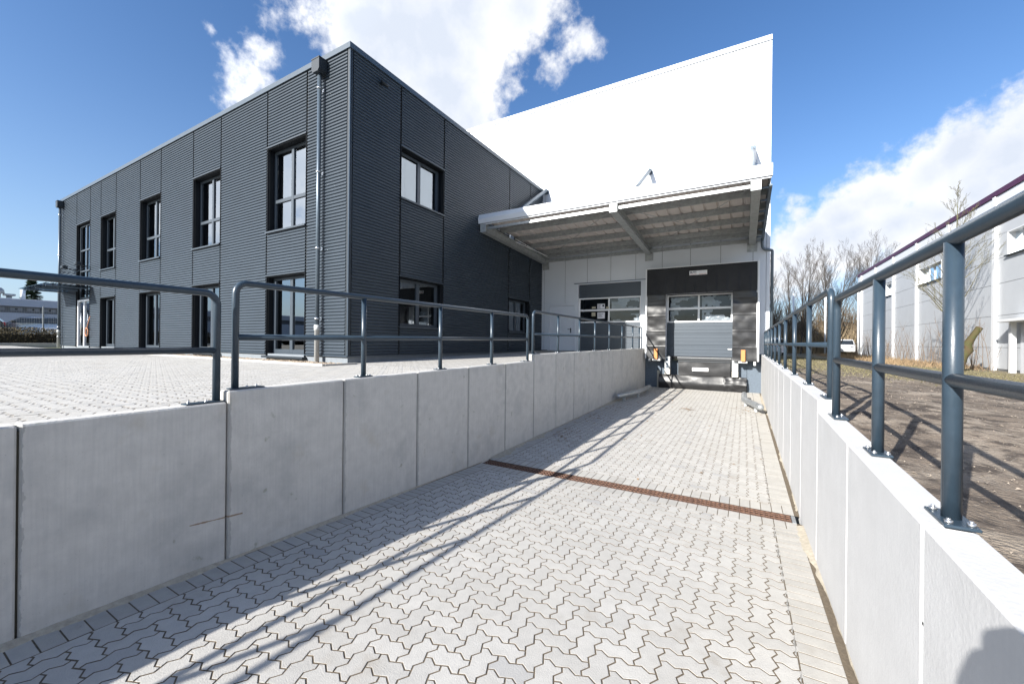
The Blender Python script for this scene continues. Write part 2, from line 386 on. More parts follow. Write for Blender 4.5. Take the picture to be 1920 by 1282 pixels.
# ------------------------------------------------------------ paving
def zig(p, q, a=.13):
    """unit edge p->q: straight, slope, straight (S-shaped interlock)"""
    dx, dy = q[0]-p[0], q[1]-p[1]; nx, ny = -dy, dx
    # displacement is a function of the lattice edge, independent of direction of travel
    if dx+dy < 0: return list(reversed(zig(q, p, a)))[:-1] if False else [ (x, y) for x, y in reversed(_zig(q, p, a)) ]
    return _zig(p, q, a)
def _zig(p, q, a):
    dx, dy = q[0]-p[0], q[1]-p[1]; nx, ny = -dy, dx
    return [(p[0]+dx*t+nx*a*h, p[1]+dy*t+ny*a*h) for t, h in ((.29, 1), (.71, -1))]
def outline(w_, h_):
    pts = []; P = [(0,0)]
    for i in range(w_): P.append((i+1, 0))
    for j in range(h_): P.append((w_, j+1))
    for i in range(w_): P.append((w_-i-1, h_))
    for j in range(h_): P.append((0, h_-j-1))
    for i in range(len(P)-1):
        pts.append(P[i]); pts += zig(P[i], P[i+1])
    # drop collinear lattice points that fall mid straight
    return pts
def inset(poly, d):
    n = len(poly); out_ = []
    for i in range(n):
        x0, y0 = poly[i-1]; x1, y1 = poly[i]; x2, y2 = poly[(i+1) % n]
        ax, ay = x1-x0, y1-y0; bx, by = x2-x1, y2-y1
        la = math.hypot(ax, ay) or 1e-9; lb = math.hypot(bx, by) or 1e-9
        n1x, n1y = -ay/la, ax/la; n2x, n2y = -by/lb, bx/lb
        mx_, my_ = n1x+n2x, n1y+n2y; q = (mx_*n1x+my_*n1y)
        if q < .3: q = .3
        out_.append((x1+mx_*d/q, y1+my_*d/q))
    return out_
def clip(poly, x0, x1, y0, y1):
    for ax, lim, sg in ((0, x0, 1), (0, x1, -1), (1, y0, 1), (1, y1, -1)):
        res = []
        for i in range(len(poly)):
            a = poly[i-1]; b = poly[i]; da = (a[ax]-lim)*sg; db = (b[ax]-lim)*sg
            if (da >= 0) != (db >= 0):
                t = da/(da-db); res.append((a[0]+(b[0]-a[0])*t, a[1]+(b[1]-a[1])*t))
            if db >= 0: res.append(b)
        poly = res
        if len(poly) < 3: return []
    o_ = []
    for p_ in poly:
        if not o_ or math.hypot(p_[0]-o_[-1][0], p_[1]-o_[-1][1]) > 1e-4: o_.append(p_)
    if len(o_) > 2 and math.hypot(o_[0][0]-o_[-1][0], o_[0][1]-o_[-1][1]) < 1e-4: o_.pop()
    return o_
def area(p):
    return sum(p[i-1][0]*p[i][1]-p[i][0]*p[i-1][1] for i in range(len(p)))/2
U = 0.1052
OH, OV = outline(2, 1), outline(1, 2)
def stone(mb, poly, zf, gap=.0042, bev=.0013, detail=True, jit=.0007):
    if len(poly) < 3 or area(poly) < 3e-4: return
    dz = random.uniform(-jit, jit); tx = random.uniform(-.004, .004); ty = random.uniform(-.004, .004)
    cx = sum(p[0] for p in poly)/len(poly); cy = sum(p[1] for p in poly)/len(poly)
    g = inset(poly, gap); n = len(g); k = len(mb.v)
    if detail:
        t = inset(poly, gap+bev)
        for (x, y) in g: mb.v.append((x, y, zf(x, y)-.010))
        for (x, y) in g: mb.v.append((x, y, zf(x, y)-bev*.8+dz+(x-cx)*tx+(y-cy)*ty))
        for (x, y) in t: mb.v.append((x, y, zf(x, y)+dz+(x-cx)*tx+(y-cy)*ty))
        for q in (0, n):
            for i in range(n):
                j = (i+1) % n; mb.face((k+q+i, k+q+j, k+q+n+j, k+q+n+i), 1 if q == 0 else 0)
        mb.face(tuple(range(k+2*n, k+3*n)))
    else:
        for (x, y) in g: mb.v.append((x, y, zf(x, y)+dz))
        mb.face(tuple(range(k, k+n)))
def herring(mb, x0, x1, y0, y1, zf, ox=-.894, oy=1.914, detail=True, gap=.0042, skip=None):
    i0 = int((x0-ox)/U)-3; i1 = int((x1-ox)/U)+3; j0 = int((y0-oy)/U)-3; j1 = int((y1-oy)/U)+3
    for j in range(j0, j1):
        for i in range(i0, i1):
            mm = (i+j) % 4
            if mm == 0: T = OH
            elif mm == 2: T = OV
            else: continue
            X, Y = ox+i*U, oy+j*U
            if X+2.2*U < x0 or X-.2*U > x1 or Y+2.2*U < y0 or Y-.2*U > y1: continue
            P = [(X+a*U, Y+b*U) for a, b in T]
            if X-.2*U < x0 or X+2.2*U > x1 or Y-.2*U < y0 or Y+2.2*U > y1: P = clip(P, x0, x1, y0, y1)
            stone(mb, P, zf, detail=detail, gap=gap)
def strip(mb, x0, x1, y0, y1, step, axis, zf, gap=.0035):
    a0, a1 = (x0, x1) if axis == 0 else (y0, y1); n = max(1, round((a1-a0)/step)); st = (a1-a0)/n
    for k in range(n):
        a, b = a0+k*st, a0+(k+1)*st
        P = [(a, y0), (b, y0), (b, y1), (a, y1)] if axis == 0 else [(x0, a), (x1, a), (x1, b), (x0, b)]
        stone(mb, P, zf, gap=gap)
fz = lambda x, y: floor_z(y)
rb = MB()
for (a, b) in ((-30, 4.835), (5.055, YH)):
    n = 8
    for i in range(n):
        ya, yb = a+(b-a)*i/n, a+(b-a)*(i+1)/n
        rb.poly([(XL-.05, ya, floor_z(ya)-.003), (XR+.05, ya, floor_z(ya)-.003), (XR+.05, yb, floor_z(yb)-.003), (XL-.05, yb, floor_z(yb)-.003)])
ramp = obj('ramp', rb, M_joint, kind='structure', recalc=False)
pv = MB()
herring(pv, -3.09, .268, -2.4, 4.635, fz); herring(pv, -3.09, .268, 5.29, YH-.06, fz)
obj('ramp_paving', pv, [M_pave, M_joint], kind='structure', recalc=False)
pe = MB()
strip(pe, -3.285, -3.09, -2.4, 4.635, .097, 1, fz); strip(pe, -3.285, -3.09, 5.29, YH-.06, .097, 1, fz)
strip(pe, .268, .468, -2.4, 4.635, .097, 1, fz); strip(pe, .268, .468, 5.29, YH-.06, .097, 1, fz)
strip(pe, -3.285, .468, 4.635, 4.835, .0995, 0, fz); strip(pe, -3.285, .468, 5.055, 5.29, .0995, 0, fz)
obj('ramp_border_paving', pe, [M_edge, M_joint], kind='structure', recalc=False)
# drifted sand along both wall feet: one lumpy strip each
def sandstrip(x0, side, y0, y1, wmax, seed):
    rnd = random.Random(seed); mb = MB(); n = int((y1-y0)/.04); k = 0; ww = .5
    prev = None
    for i in range(n+1):
        y = y0+(y1-y0)*i/n; ww += rnd.uniform(-.14, .14); ww = min(1, max(.08, ww)); wd = wmax*ww*ww
        z = floor_z(y)
        cur = [(x0, y, z+.004+.018*ww), (x0+side*wd*.5, y, z+.004+.008*ww), (x0+side*wd, y, z-.002)]
        k = len(mb.v); mb.v += cur
        if prev is not None:
            for q in range(2): mb.face((prev+q, prev+q+1, k+q+1, k+q), 0, True)
        prev = k
    return mb
obj('drifted_sand', sandstrip(XL, 1, -2, 4.88, .05, 3), M_sand, kind='stuff')
obj('drifted_sand', sandstrip(XL, 1, 5.1, 15.9, .16, 5), M_sand, kind='stuff')
obj('drifted_sand', sandstrip(XR, -1, -2, 4.75, .070, 4), M_sand, kind='stuff')
obj('drifted_sand', sandstrip(XR, -1, 5.2, 15.9, .07, 8), M_sand, kind='stuff')

# yard
GX0 = -8.85
def inyard(): pass
yb_ = MB()
def sheet(mb, x0, x1, y0, y1, zf, nx, ny, dz=0.0):
    k = len(mb.v)
    for j in range(ny+1):
        for i in range(nx+1):
            x = x0+(x1-x0)*i/nx; y = y0+(y1-y0)*j/ny; mb.v.append((x, y, zf(x, y)+dz))
    for j in range(ny):
        for i in range(nx):
            a = k+j*(nx+1)+i; mb.face((a, a+1, a+nx+2, a+nx+1), 0, True)
sheet(yb_, -34.5, -3.42, -14, 5.12, yard_z, 16, 4, -.0035)
sheet(yb_, -7.45, -3.42, 5.12, YO, yard_z, 4, 2, -.0035)
sheet(yb_, XO, -3.42, YO, YH, yard_z, 4, 8, -.0035)
obj('yard', yb_, M_joint, kind='structure', recalc=False)
yp = MB()
herring(yp, -14, -3.43, -1.5, 5.12, yard_z, ox=-3.43, oy=.03)
herring(yp, -7.30, -3.43, 5.12, YO-.02, yard_z, ox=-3.43, oy=.03)
herring(yp, XO+.02, -3.43, YO-.02, YH-.02, yard_z, ox=-3.43, oy=.03, detail=False, gap=.003)
herring(yp, -33, -14, 0.2, 5.12, yard_z, ox=-3.43, oy=.03, detail=False, gap=.003)
obj('yard_paving', yp, [M_pave, M_joint], kind='structure', recalc=False)
# gravel strip with kerb along the office plinth
gb = MB(); gb.box(-26.9, -7.42, 5.20, YO-.005, 1.20, 1.262)
obj('gravel_bed', gb, M_gbed, kind='structure')
kb = MB()
xk = -24.5
while xk < -7.4:
    x2 = min(xk+1.0, -7.37); kb.box(xk+.003, x2-.003, 5.125, 5.19, 1.15, 1.315+max(0, -(xk)-8)*.0022, .006); xk += 1.0
kb.box(-7.42, -7.36, 5.195, 5.98, 1.15, 1.31, .006)
obj('gravel_kerb', kb, M_kerb, kind='structure')
gs = MB(); rnd = random.Random(5)
for i in range(5200):
    x = -7.46 - (rnd.random()**1.5)*17; y = rnd.uniform(5.22, YO-.03); s_ = rnd.uniform(.010, .022); z = 1.265+rnd.uniform(0, .018)+max(0, -x-8)*.0018
    k = len(gs.v); a = rnd.random()*6.28; ca, sa = math.cos(a)*s_, math.sin(a)*s_; h = s_*.7; e = rnd.uniform(.6, 1)
    gs.v += [(x+ca, y+sa, z), (x-sa*e, y+ca*e, z), (x-ca, y-sa, z), (x+sa*e, y-ca*e, z), (x, y, z+h), (x, y, z-h)]
    for q in ((0,1,4),(1,2,4),(2,3,4),(3,0,4),(1,0,5),(2,1,5),(3,2,5),(0,3,5)): gs.face(tuple(k+t for t in q))
obj('gravel', gs, M_gravel, kind='stuff', recalc=False)

# ------------------------------------------------------------ terrain
def soil_z(x, y):
    zn = 1.13 if y < 3.2 else (1.13 + (y-3.2)/2*.14 if y < 5.2 else 1.27)
    t = min(1, max(0, (x-.64)/6.8)); t = t*t*(3-2*t)
    z = zn*(1-t) + .90*t
    if y > 22: z += (0.92-z)*min(1, (y-22)/15)
    return z
from mathutils import noise as mn
def soil_n(x, y):
    b = .022*mn.noise(Vector((x*1.3, y*1.3, 0))) + .012*mn.noise(Vector((x*5, y*5, 2))) + .006*mn.noise(Vector((x*15, y*15, 4)))
    return soil_z(x, y) + b*min(1, .35+(x-.64)*2)
sg = MB(); xs = [.645]; 
while xs[-1] < 11: xs.append(xs[-1]+.05+.05*max(0, xs[-1]-1.5))
ys = [-5.0]
while ys[-1] < 70: ys.append(ys[-1]+.07+.03*max(0, ys[-1]-5))
for y in ys:
    for x in xs: sg.v.append((x, y, soil_n(x, y) if y < 45 else .92))
nx = len(xs)
for j in range(len(ys)-1):
    for i in range(nx-1):
        if ys[j] > YH-.02 and xs[i+1] < .74: continue
        a = j*nx+i; sg.face((a, a+1, a+nx+1, a+nx), 0, True)
def soil_hook(n, l, g, c, p):
    pos = g.outputs['Position']; sx = n.new('ShaderNodeSeparateXYZ'); l.new(pos, sx.inputs[0])
    c = mixc(n, l, c, (0.28, 0.235, 0.185), nz(n, l, pos, 1.6, 7, .48, .62))
    c = mixc(n, l, c, (0.060, 0.045, 0.034), nz(n, l, pos, 6, 9, .48, .60))
    chip = nz(n, l, pos, 60, 3, .64, .70); c = mixc(n, l, c, (0.40, 0.36, 0.31), sm(n, l, 'MULTIPLY', chip, .7))
    # thin mossy turf farther along, with a ragged edge
    t = sm(n, l, 'ADD', sm(n, l, 'MULTIPLY', sm(n, l, 'SUBTRACT', sx.outputs[1], 8.2), .35), sm(n, l, 'MULTIPLY_ADD', sx.outputs[0], .12, -.3))
    t = sm(n, l, 'ADD', t, sm(n, l, 'MULTIPLY_ADD', nz(n, l, pos, 1.1, 6, .3, .7), 2.0, -1.2), clamp=True)
    gr = mixc(n, l, (0.15, 0.130, 0.070), (0.22, 0.18, 0.11), nz(n, l, pos, 9, 7, .42, .6))
    lf = nz(n, l, pos, 28, 2, .66, .70); gr = mixc(n, l, gr, (0.42, 0.34, 0.22), sm(n, l, 'MULTIPLY', lf, .8))
    return mixc(n, l, c, gr, sm(n, l, 'MULTIPLY', t, .9))
M_soil = mat('bare_soil', (0.165, 0.130, 0.098), 0.95, var=.3, vs=3, bump=.9, bs=45, hook=soil_hook)
for nn in M_soil.node_tree.nodes:
    if nn.type == 'BUMP': nn.inputs['Distance'].default_value = 0.035
obj('soil_ground', sg, M_soil, kind='structure', recalc=False)
gd = MB()
def gq(x0, x1, y0, y1, z): gd.poly([(x0, y0, z), (x1, y0, z), (x1, y1, z), (x0, y1, z)])
for (y0, y1) in ((-300, -30), (-30, YH), (YH, 900)):
    gq(-900, -3.43, y0, y1, 1.20)
gq(-3.43, .64, -300, -30, 1.20); gq(-3.43, .64, YH, 900, 1.20)
for (y0, y1) in ((-300, YH), (YH, 900)): gq(.64, 900, y0, y1, .86)
def gr_hook(n, l, g, c, p):
    pos = g.outputs['Position']; return mixc(n, l, c, (0.15, 0.12, 0.08), nz(n, l, pos, .15, 6, .4, .6))
M_ground = mat('rough_grass', (0.11, 0.12, 0.05), 0.95, var=.35, vs=1.5, bump=.5, bs=10, hook=gr_hook)
obj('ground', gd, M_ground, kind='structure', recalc=False)
lb = MB(); lb.poly([(-130, -40, 1.70), (-39.5, -40, 1.70), (-39.5, 40, 1.70), (-130, 40, 1.70)])
M_asph = mat('asphalt', (0.055, 0.055, 0.058), 0.9, var=.15, vs=3)
obj('car_park', lb, M_asph, kind='structure', recalc=False)

# ------------------------------------------------------------ retaining walls
def wall_el(mb, x0, x1, ya, yb, zt0, zt1, c=.010):
    """precast element with chamfered edges; top follows the slope"""
    k = len(mb.v); zb = -.3
    prof = [(x0, 0), (x0, 1), (x0+c, 2), (x1-c, 2), (x1, 1), (x1, 0)]
    rows = [(ya, 1), (ya+c, 0), (yb-c, 0), (yb, 1)]
    for (y, ins) in rows:
        t = (y-ya)/(yb-ya); zt = zt0+(zt1-zt0)*t
        for (x, lv) in prof:
            xx = x
            if ins: xx = min(max(x, x0+c), x1-c)
            z = zb if lv == 0 else (zt-c if lv == 1 else zt - (c if ins else 0))
            mb.v.append((xx, y, z))
    for a in range(3):
        for q in range(5): mb.face((k+a*6+q, k+a*6+q+1, k+a*6+7+q, k+a*6+6+q))
    mb.face(tuple(k+q for q in range(6))); mb.face(tuple(k+18+q for q in reversed(range(6))))
lw = thing('retaining_wall', (-3.365, 1.5, 0), 'long precast concrete retaining wall in shade on the left of the paved ramp', 'retaining wall')
js = [.54+k for k in range(-13, 0)] + [.54, 1.53, 2.53, 3.53, 4.53, 5.53, 6.53, 7.50, 8.53, 9.56, 10.6, 11.65, 12.7, 13.75, 14.8, 15.85]
for a, b in zip(js[:-1], js[1:]):
    mb = MB()
    if b <= 1.6: z0 = z1 = 1.335
    elif b <= 6.6: z0 = 1.415+(a-1.53)*.009; z1 = 1.415+(b-1.53)*.009
    else: z0 = 1.580+(a-6.53)*.003; z1 = 1.580+(b-6.53)*.003
    wall_el(mb, -3.43, XL, a+.005, b-.005, z0, z1)
    obj('wall_panel', mb, M_conc, lw)
mb = MB(); mb.box(-3.41, XL-.022, -12.4, 1.50, -.2, 1.30); mb.box(-3.41, XL-.022, 1.55, 6.5, -.2, 1.39); mb.box(-3.41, XL-.022, 6.55, 15.84, -.2, 1.56)
obj('joint_seal', mb, mat('joint_seal', (0.07, 0.065, 0.05), .9), lw)
mb = MB(); mb.box(-3.43, XL, 15.862, YH-.03, -.2, 1.607, .006); obj('end_panel', mb, M_conc, lw)
rw = thing('retaining_wall', (.575, 3, 0), 'bright sunlit precast concrete retaining wall on the right of the paved ramp', 'retaining wall')
js = [.83-1.06*k for k in range(12, 0, -1)] + [.83, 1.81, 2.91, 3.975, 5.03, 6.07, 7.1, 8.15, 9.2, 10.25, 11.3, 12.35, 13.4, 14.45, 15.5, YH-.03]
for a, b in zip(js[:-1], js[1:]):
    mb = MB()
    if b < 4: z0 = 1.195+max(-.3, (a-.8)*.027); z1 = 1.195+max(-.3, (b-.8)*.027)
    else: z0 = 1.372+(a-3.97)*.007; z1 = 1.372+(b-3.97)*.007
    wall_el(mb, XR, .64, a+.006, b-.006, z0, z1)
    obj('wall_panel', mb, M_conc2, rw)
mb = MB(); mb.box(XR+.004, .62, -11.5, 3.96, -.2, .90); mb.box(XR+.004, .62, .9, 3.96, .89, 1.185); mb.box(XR+.004, .62, 3.99, YH-.04, -.2, 1.355)
obj('joint_seal', mb, mat('white_sealant', (0.78, 0.78, 0.77), .6), rw)

# ------------------------------------------------------------ railings
RR = .025
def plate(mb, cx, y0, y1, z, w_=.085, bolts=()):
    mb.box(cx-w_/2, cx+w_/2, y0, y1, z+.001, z+.011, .002)
def bolts(mb, pts, z):
    for (x, y) in pts:
        mb.tube([(x, y, z+.010), (x, y, z+.020)], .011, 6); mb.tube([(x, y, z+.020), (x, y, z+.026)], .006, 8)
def railing(label, cx, y0, y1, ztop, zmid, zwall, posts, near_end=True, far_end=True, px=None):
    px = cx if px is None else px
    t = thing('railing', (cx, (y0+y1)/2, zwall((y0+y1)/2)), label, 'railing', 'steel railings along the ramp walls')
    zt = lambda y: ztop[0]+(ztop[1]-ztop[0])*(y-y0)/(y1-y0)
    zm = lambda y: zmid[0]+(zmid[1]-zmid[0])*(y-y0)/(y1-y0)
    pts = []
    if near_end: pts += [(cx, y0, zwall(y0)+.01)] + arc((cx, y0, 0), (cx, y0, zt(y0)), (cx, y1, zt(y1)), .085)
    else: pts += [(cx, y0, zt(y0))]
    if far_end: pts += arc((cx, y0, zt(y0)), (cx, y1, zt(y1)), (cx, y1, 0), .085) + [(cx, y1, zwall(y1)+.01)]
    else: pts += [(cx, y1, zt(y1))]
    mb = MB(); mb.tube(pts, RR, 18); h = obj('handrail', mb, M_rail, t)
    for flag, y, sg_ in ((near_end, y0, 1), (far_end, y1, -1)):
        if flag:
            z = zwall(y+sg_*.06); mb = MB(); a, b = sorted((y-sg_*.04, y+sg_*.20)); plate(mb, cx, a, b, z); obj('base_plate', mb, M_rail, h)
            for q_ in [(cx+.022, y+sg_*.075), (cx-.018, y+sg_*.165)]: mb = MB(); bolts(mb, [q_], z); obj('anchor_bolt', mb, M_bolt, h)
    mb = MB(); mb.tube([(cx, y0, zm(y0)), (cx, y1, zm(y1))], RR*.92, 16); obj('middle_rail', mb, M_rail, t)
    for y in posts:
        z = zwall(y); mb = MB(); mb.tube([(cx, y, z+.01), (cx, y, zt(y)-.012)], RR, 18); p = obj('post', mb, M_rail, t)
        mb = MB(); plate(mb, cx, y-.085, y+.085, z); obj('base_plate', mb, M_rail, p)
        for q_ in [(cx-.026, y-.062), (cx+.026, y+.062), (cx-.026, y+.062), (cx+.026, y-.062)]: mb = MB(); bolts(mb, [q_], z); obj('anchor_bolt', mb, M_bolt, p)
    return t
zA = lambda y: 1.335; zB = lambda y: 1.415+(y-1.53)*.009; zC = lambda y: 1.580+(y-6.53)*.003
railing('dark grey railing cut off by the left edge, rounded corner at the wall step', -3.37, -8.2, 1.485, (2.13, 2.134), (1.72, 1.715), zA, [-7, -5.8, -4.6, -3.4, -2.1, -.9, .3-.05], near_end=False)
railing('dark grey railing on the left wall in front of the dark office corner', -3.37, 1.61, 6.41, (2.232, 2.272), (1.815, 1.855), zB, [2.81, 4.01, 5.22])
railing('dark grey railing on the far left wall in front of the sectional gate', -3.37, 6.62, 15.72, (2.368, 2.398), (1.945, 2.018), zC, [7.77, 9.03, 10.17, 11.46, 12.86, 14.28, 15.3])
zN = lambda y: 1.195+max(-.3, (y-.8)*.027); zF = lambda y: 1.372+(y-3.97)*.007
railing('big dark grey railing nearest on the right wall, cut off by the right edge', .60, -6.0, 3.82, (2.20, 2.148), (1.692, 1.689), zN, [-5.2, -3.9, -2.5, -1.2, -.1, .9, 1.885, 2.735], near_end=False)
railing('dark grey railing on the far right wall running up to the hall corner', .60, 4.04, 15.9, (2.24, 2.222), (1.803, 1.818), zF, [5.3, 6.72, 8.13, 9.45, 10.7, 12.0, 13.2, 14.4, 15.3])

# ------------------------------------------------------------ drain
dr = thing('drainage_channel', (-1.4, 4.995, .04), 'rusty slotted iron drainage channel crossing the paved ramp', 'drain')
mb = MB(); mb.box(-3.29, .47, 4.838, 4.844, -.10, .041); mb.box(-3.29, .47, 5.046, 5.052, -.10, .041); mb.box(-3.29, .47, 4.844, 5.046, -.11, -.09)
obj('channel_body', mb, M_black, dr)
x = -3.275; gw = .463
for k in range(8):
    mb = MB(); xa, xb = x+k*gw+.002, x+(k+1)*gw-.002
    for (a, b) in ((4.848, 4.862), (4.909, 4.918), (4.972, 4.981), (5.029, 5.043)): mb.box(xa, xb, a, b, .026, .040, .002)
    n = 10
    for i in range(n+1):
        c_ = xa+.007+(xb-xa-.014)*i/n; mb.box(c_-.0085, c_+.0085, 4.851, 5.040, .028, .0388, .002)
    obj('grate', mb, M_rust, dr)
mb = MB(); mb.box(.432, .468, 4.850, 5.042, -.02, .042, .004); obj('end_cap', mb, M_galv, dr)

# ------------------------------------------------------------ office building
of = thing('office_building', (-18, 11, 1.3), 'two storey office building clad in dark grey horizontal corrugated metal', 'office building')
PITCH = .0762; Z0C, Z1C = 1.445, 8.40
def corr_profile(za, zb):
    """(offset outwards, z): broad crests, narrow valleys"""
    P = []; k0 = math.floor((za-Z0C)/PITCH)-1; k1 = math.ceil((zb-Z0C)/PITCH)+1
    for k in range(k0, k1):
        b = Z0C+k*PITCH
        for t, h in ((.0, -.014), (.15, -.014), (.25, .007), (.40, .012), (.66, .012), (.84, .006), (.93, -.012)): P.append((h, b+t*PITCH))
    def at(z):
        for i in range(len(P)-1):
            if P[i][1] <= z <= P[i+1][1]:
                t = (z-P[i][1])/(P[i+1][1]-P[i][1]); return P[i][0]+(P[i+1][0]-P[i][0])*t
        return 0
    return [(at(za), za)] + [p for p in P if za < p[1] < zb] + [(at(zb), zb)]
def clad(axis, a0, a1, z0, z1):
    """axis 0: front facade along X facing -Y ; axis 1: side facade along Y facing +X"""
    mb = MB(); pr = corr_profile(z0, z1)
    for i in range(len(pr)-1):
        (h0, za), (h1, zb) = pr[i], pr[i+1]
        if axis == 0: mb.poly([(a0, YO-h0, za), (a1, YO-h0, za), (a1, YO-h1, zb), (a0, YO-h1, zb)])
        else: mb.poly([(XO+h0, a0, za), (XO+h0, a1, za), (XO+h1, a1, zb), (XO+h1, a0, zb)])
    return obj('cladding_panel', mb, M_clad, of, recalc=False)
WIN = []   # (axis, a0, a1, z0, z1, kind)
g = .028
strips = [(-9.33, XO-.06, None), (-11.05, -9.33, 'A'), (-13.50, -11.05, None), (-15.24, -13.50, 'A'), (-17.63, -15.24, None), (-19.42, -17.63, 'A'), (-21.80, -19.42, None),
          (-23.50, -21.80, 'A'), (-24.80, -23.50, None), (-26.62, -24.80, 'E'), (-28.88, -26.62, None)]
for a0, a1, kd in strips:
    if kd is None: clad(0, a0+g, a1-g, 1.445, 8.40)
    elif kd == 'A':
        clad(0, a0+g, a1-g, 6.86, 8.40); clad(0, a0+g, a1-g, 3.47, 4.615)
        WIN.append((0, a0, a1, 4.64, 6.86, 'quad')); WIN.append((0, a0, a1, 1.37, 3.47, 'door'))
    else:
        clad(0, a0+g, a1-g, 6.93, 8.40); WIN.append((0, a0, a1, 1.36, 6.93, 'entry'))
sst = [(YO+.06, 7.575, None), (7.575, 9.31, 'S'), (9.31, 13.15, None), (13.15, 14.87, 'T'), (14.87, YH-.02, None)]
for a0, a1, kd in sst:
    if kd is None: clad(1, a0+g, a1-g, 1.445, 8.40)
    else:
        z_u = 5.53
        clad(1, a0+g, a1-g, 6.85, 8.40); clad(1, a0+g, a1-g, 3.48, z_u-.02); clad(1, a0+g, a1-g, 1.445, 2.16)
        WIN.append((1, a0, a1, z_u, 6.85, 'two')); WIN.append((1, a0, a1, 2.18, 3.48, 'two'))
# backing studs behind the seams, corner trims, plinth, fascia, roof, rear walls
mb = MB()
for a0, a1, kd in strips[1:]: mb.box(a1-.04, a1+.04, YO+.021, YO+.05, 1.44, 8.4)
for a0, a1, kd in sst[1:]: mb.box(XO-.05, XO-.021, a0-.04, a0+.04, 1.44, 8.4)
obj('seam_strips', mb, M_black, of)
mb = MB(); mb.box(XO-.060, XO-.004, YO-.016, YO+.012, 1.445, 8.40, .003); mb.box(XO-.02, XO+.018, YO+.016, YO+.062, 1.445, 8.40, .003); obj('corner_trim', mb, M_dark, of)
mb = MB(); mb.box(XO-.003, XO+.016, YO-.018, YO+.010, 1.445, 8.40, .005); obj('corner_edge_strip', mb, M_zinc, of)
mb = MB(); mb.box(XEND, XO-.03, YO+.03, YO+.30, 1.15, 1.425); mb.box(XO-.30, XO-.03, YO+.3, YH-.01, 1.15, 1.425); obj('plinth', mb, M_plinth, of)
mb = MB()
for (a, b) in ((-9.33, XO+.02), (-13.5, -11.05), (-17.63, -15.24), (-21.8, -19.42), (-24.8, -23.5), (-28.9, -26.62)): mb.box(a, b, YO-.035, YO+.02, 1.422, 1.443, .003)
mb.box(XO-.02, XO+.035, YO-.02, YH-.02, 1.4215, 1.4425, .003); obj('drip_rail', mb, M_fascia, of)
mb = MB(); mb.prism([(YO-.045, 8.385), (YO-.05, 8.505), (YO+.30, 8.515), (YO+.30, 8.40), (YO-.02, 8.395)], 0, XEND-.04, XO-.05)
mb.prism([(XO+.045, 8.385), (XO+.05, 8.505), (XO-.30, 8.515), (XO-.30, 8.40), (XO+.02, 8.395)], 1, YO+.302, YH-.01)
mb.box(XO-.048, XO+.048, YO-.048, YO+.30, 8.383, 8.508); obj('roof_fascia', mb, M_fascia, of)
mb = MB(); mb.box(XEND, XO-.3, YO+.3, YH-.01, 8.30, 8.42); obj('roof', mb, M_dark, of)
mb = MB(); mb.box(XEND, XEND+.10, YO+.03, YH-.01, 1.2, 8.38); mb.box(XEND, -28.88, YO-.02, YO+.03, 1.44, 8.38); obj('end_wall', mb, M_dark, of)
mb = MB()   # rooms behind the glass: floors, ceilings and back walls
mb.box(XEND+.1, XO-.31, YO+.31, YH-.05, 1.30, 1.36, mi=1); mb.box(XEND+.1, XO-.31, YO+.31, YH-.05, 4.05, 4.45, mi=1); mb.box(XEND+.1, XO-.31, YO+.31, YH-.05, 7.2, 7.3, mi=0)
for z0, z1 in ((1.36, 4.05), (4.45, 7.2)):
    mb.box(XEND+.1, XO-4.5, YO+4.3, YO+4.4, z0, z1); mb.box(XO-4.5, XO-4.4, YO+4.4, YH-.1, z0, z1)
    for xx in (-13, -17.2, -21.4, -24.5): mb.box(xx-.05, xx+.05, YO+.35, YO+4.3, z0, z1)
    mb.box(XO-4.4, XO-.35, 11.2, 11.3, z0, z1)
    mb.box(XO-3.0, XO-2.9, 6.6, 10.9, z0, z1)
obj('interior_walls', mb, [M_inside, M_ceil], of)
def seg(mb, axis, a0, a1, d0, d1, z0, z1, b=.004, mi=0):
    """box in facade coordinates: a along facade, d depth inward from the facade plane"""
    if axis == 0: mb.box(a0, a1, YO+d0, YO+d1, z0, z1, b, mi)
    else: mb.box(XO-d1, XO-d0, a0, a1, z0, z1, b, mi)
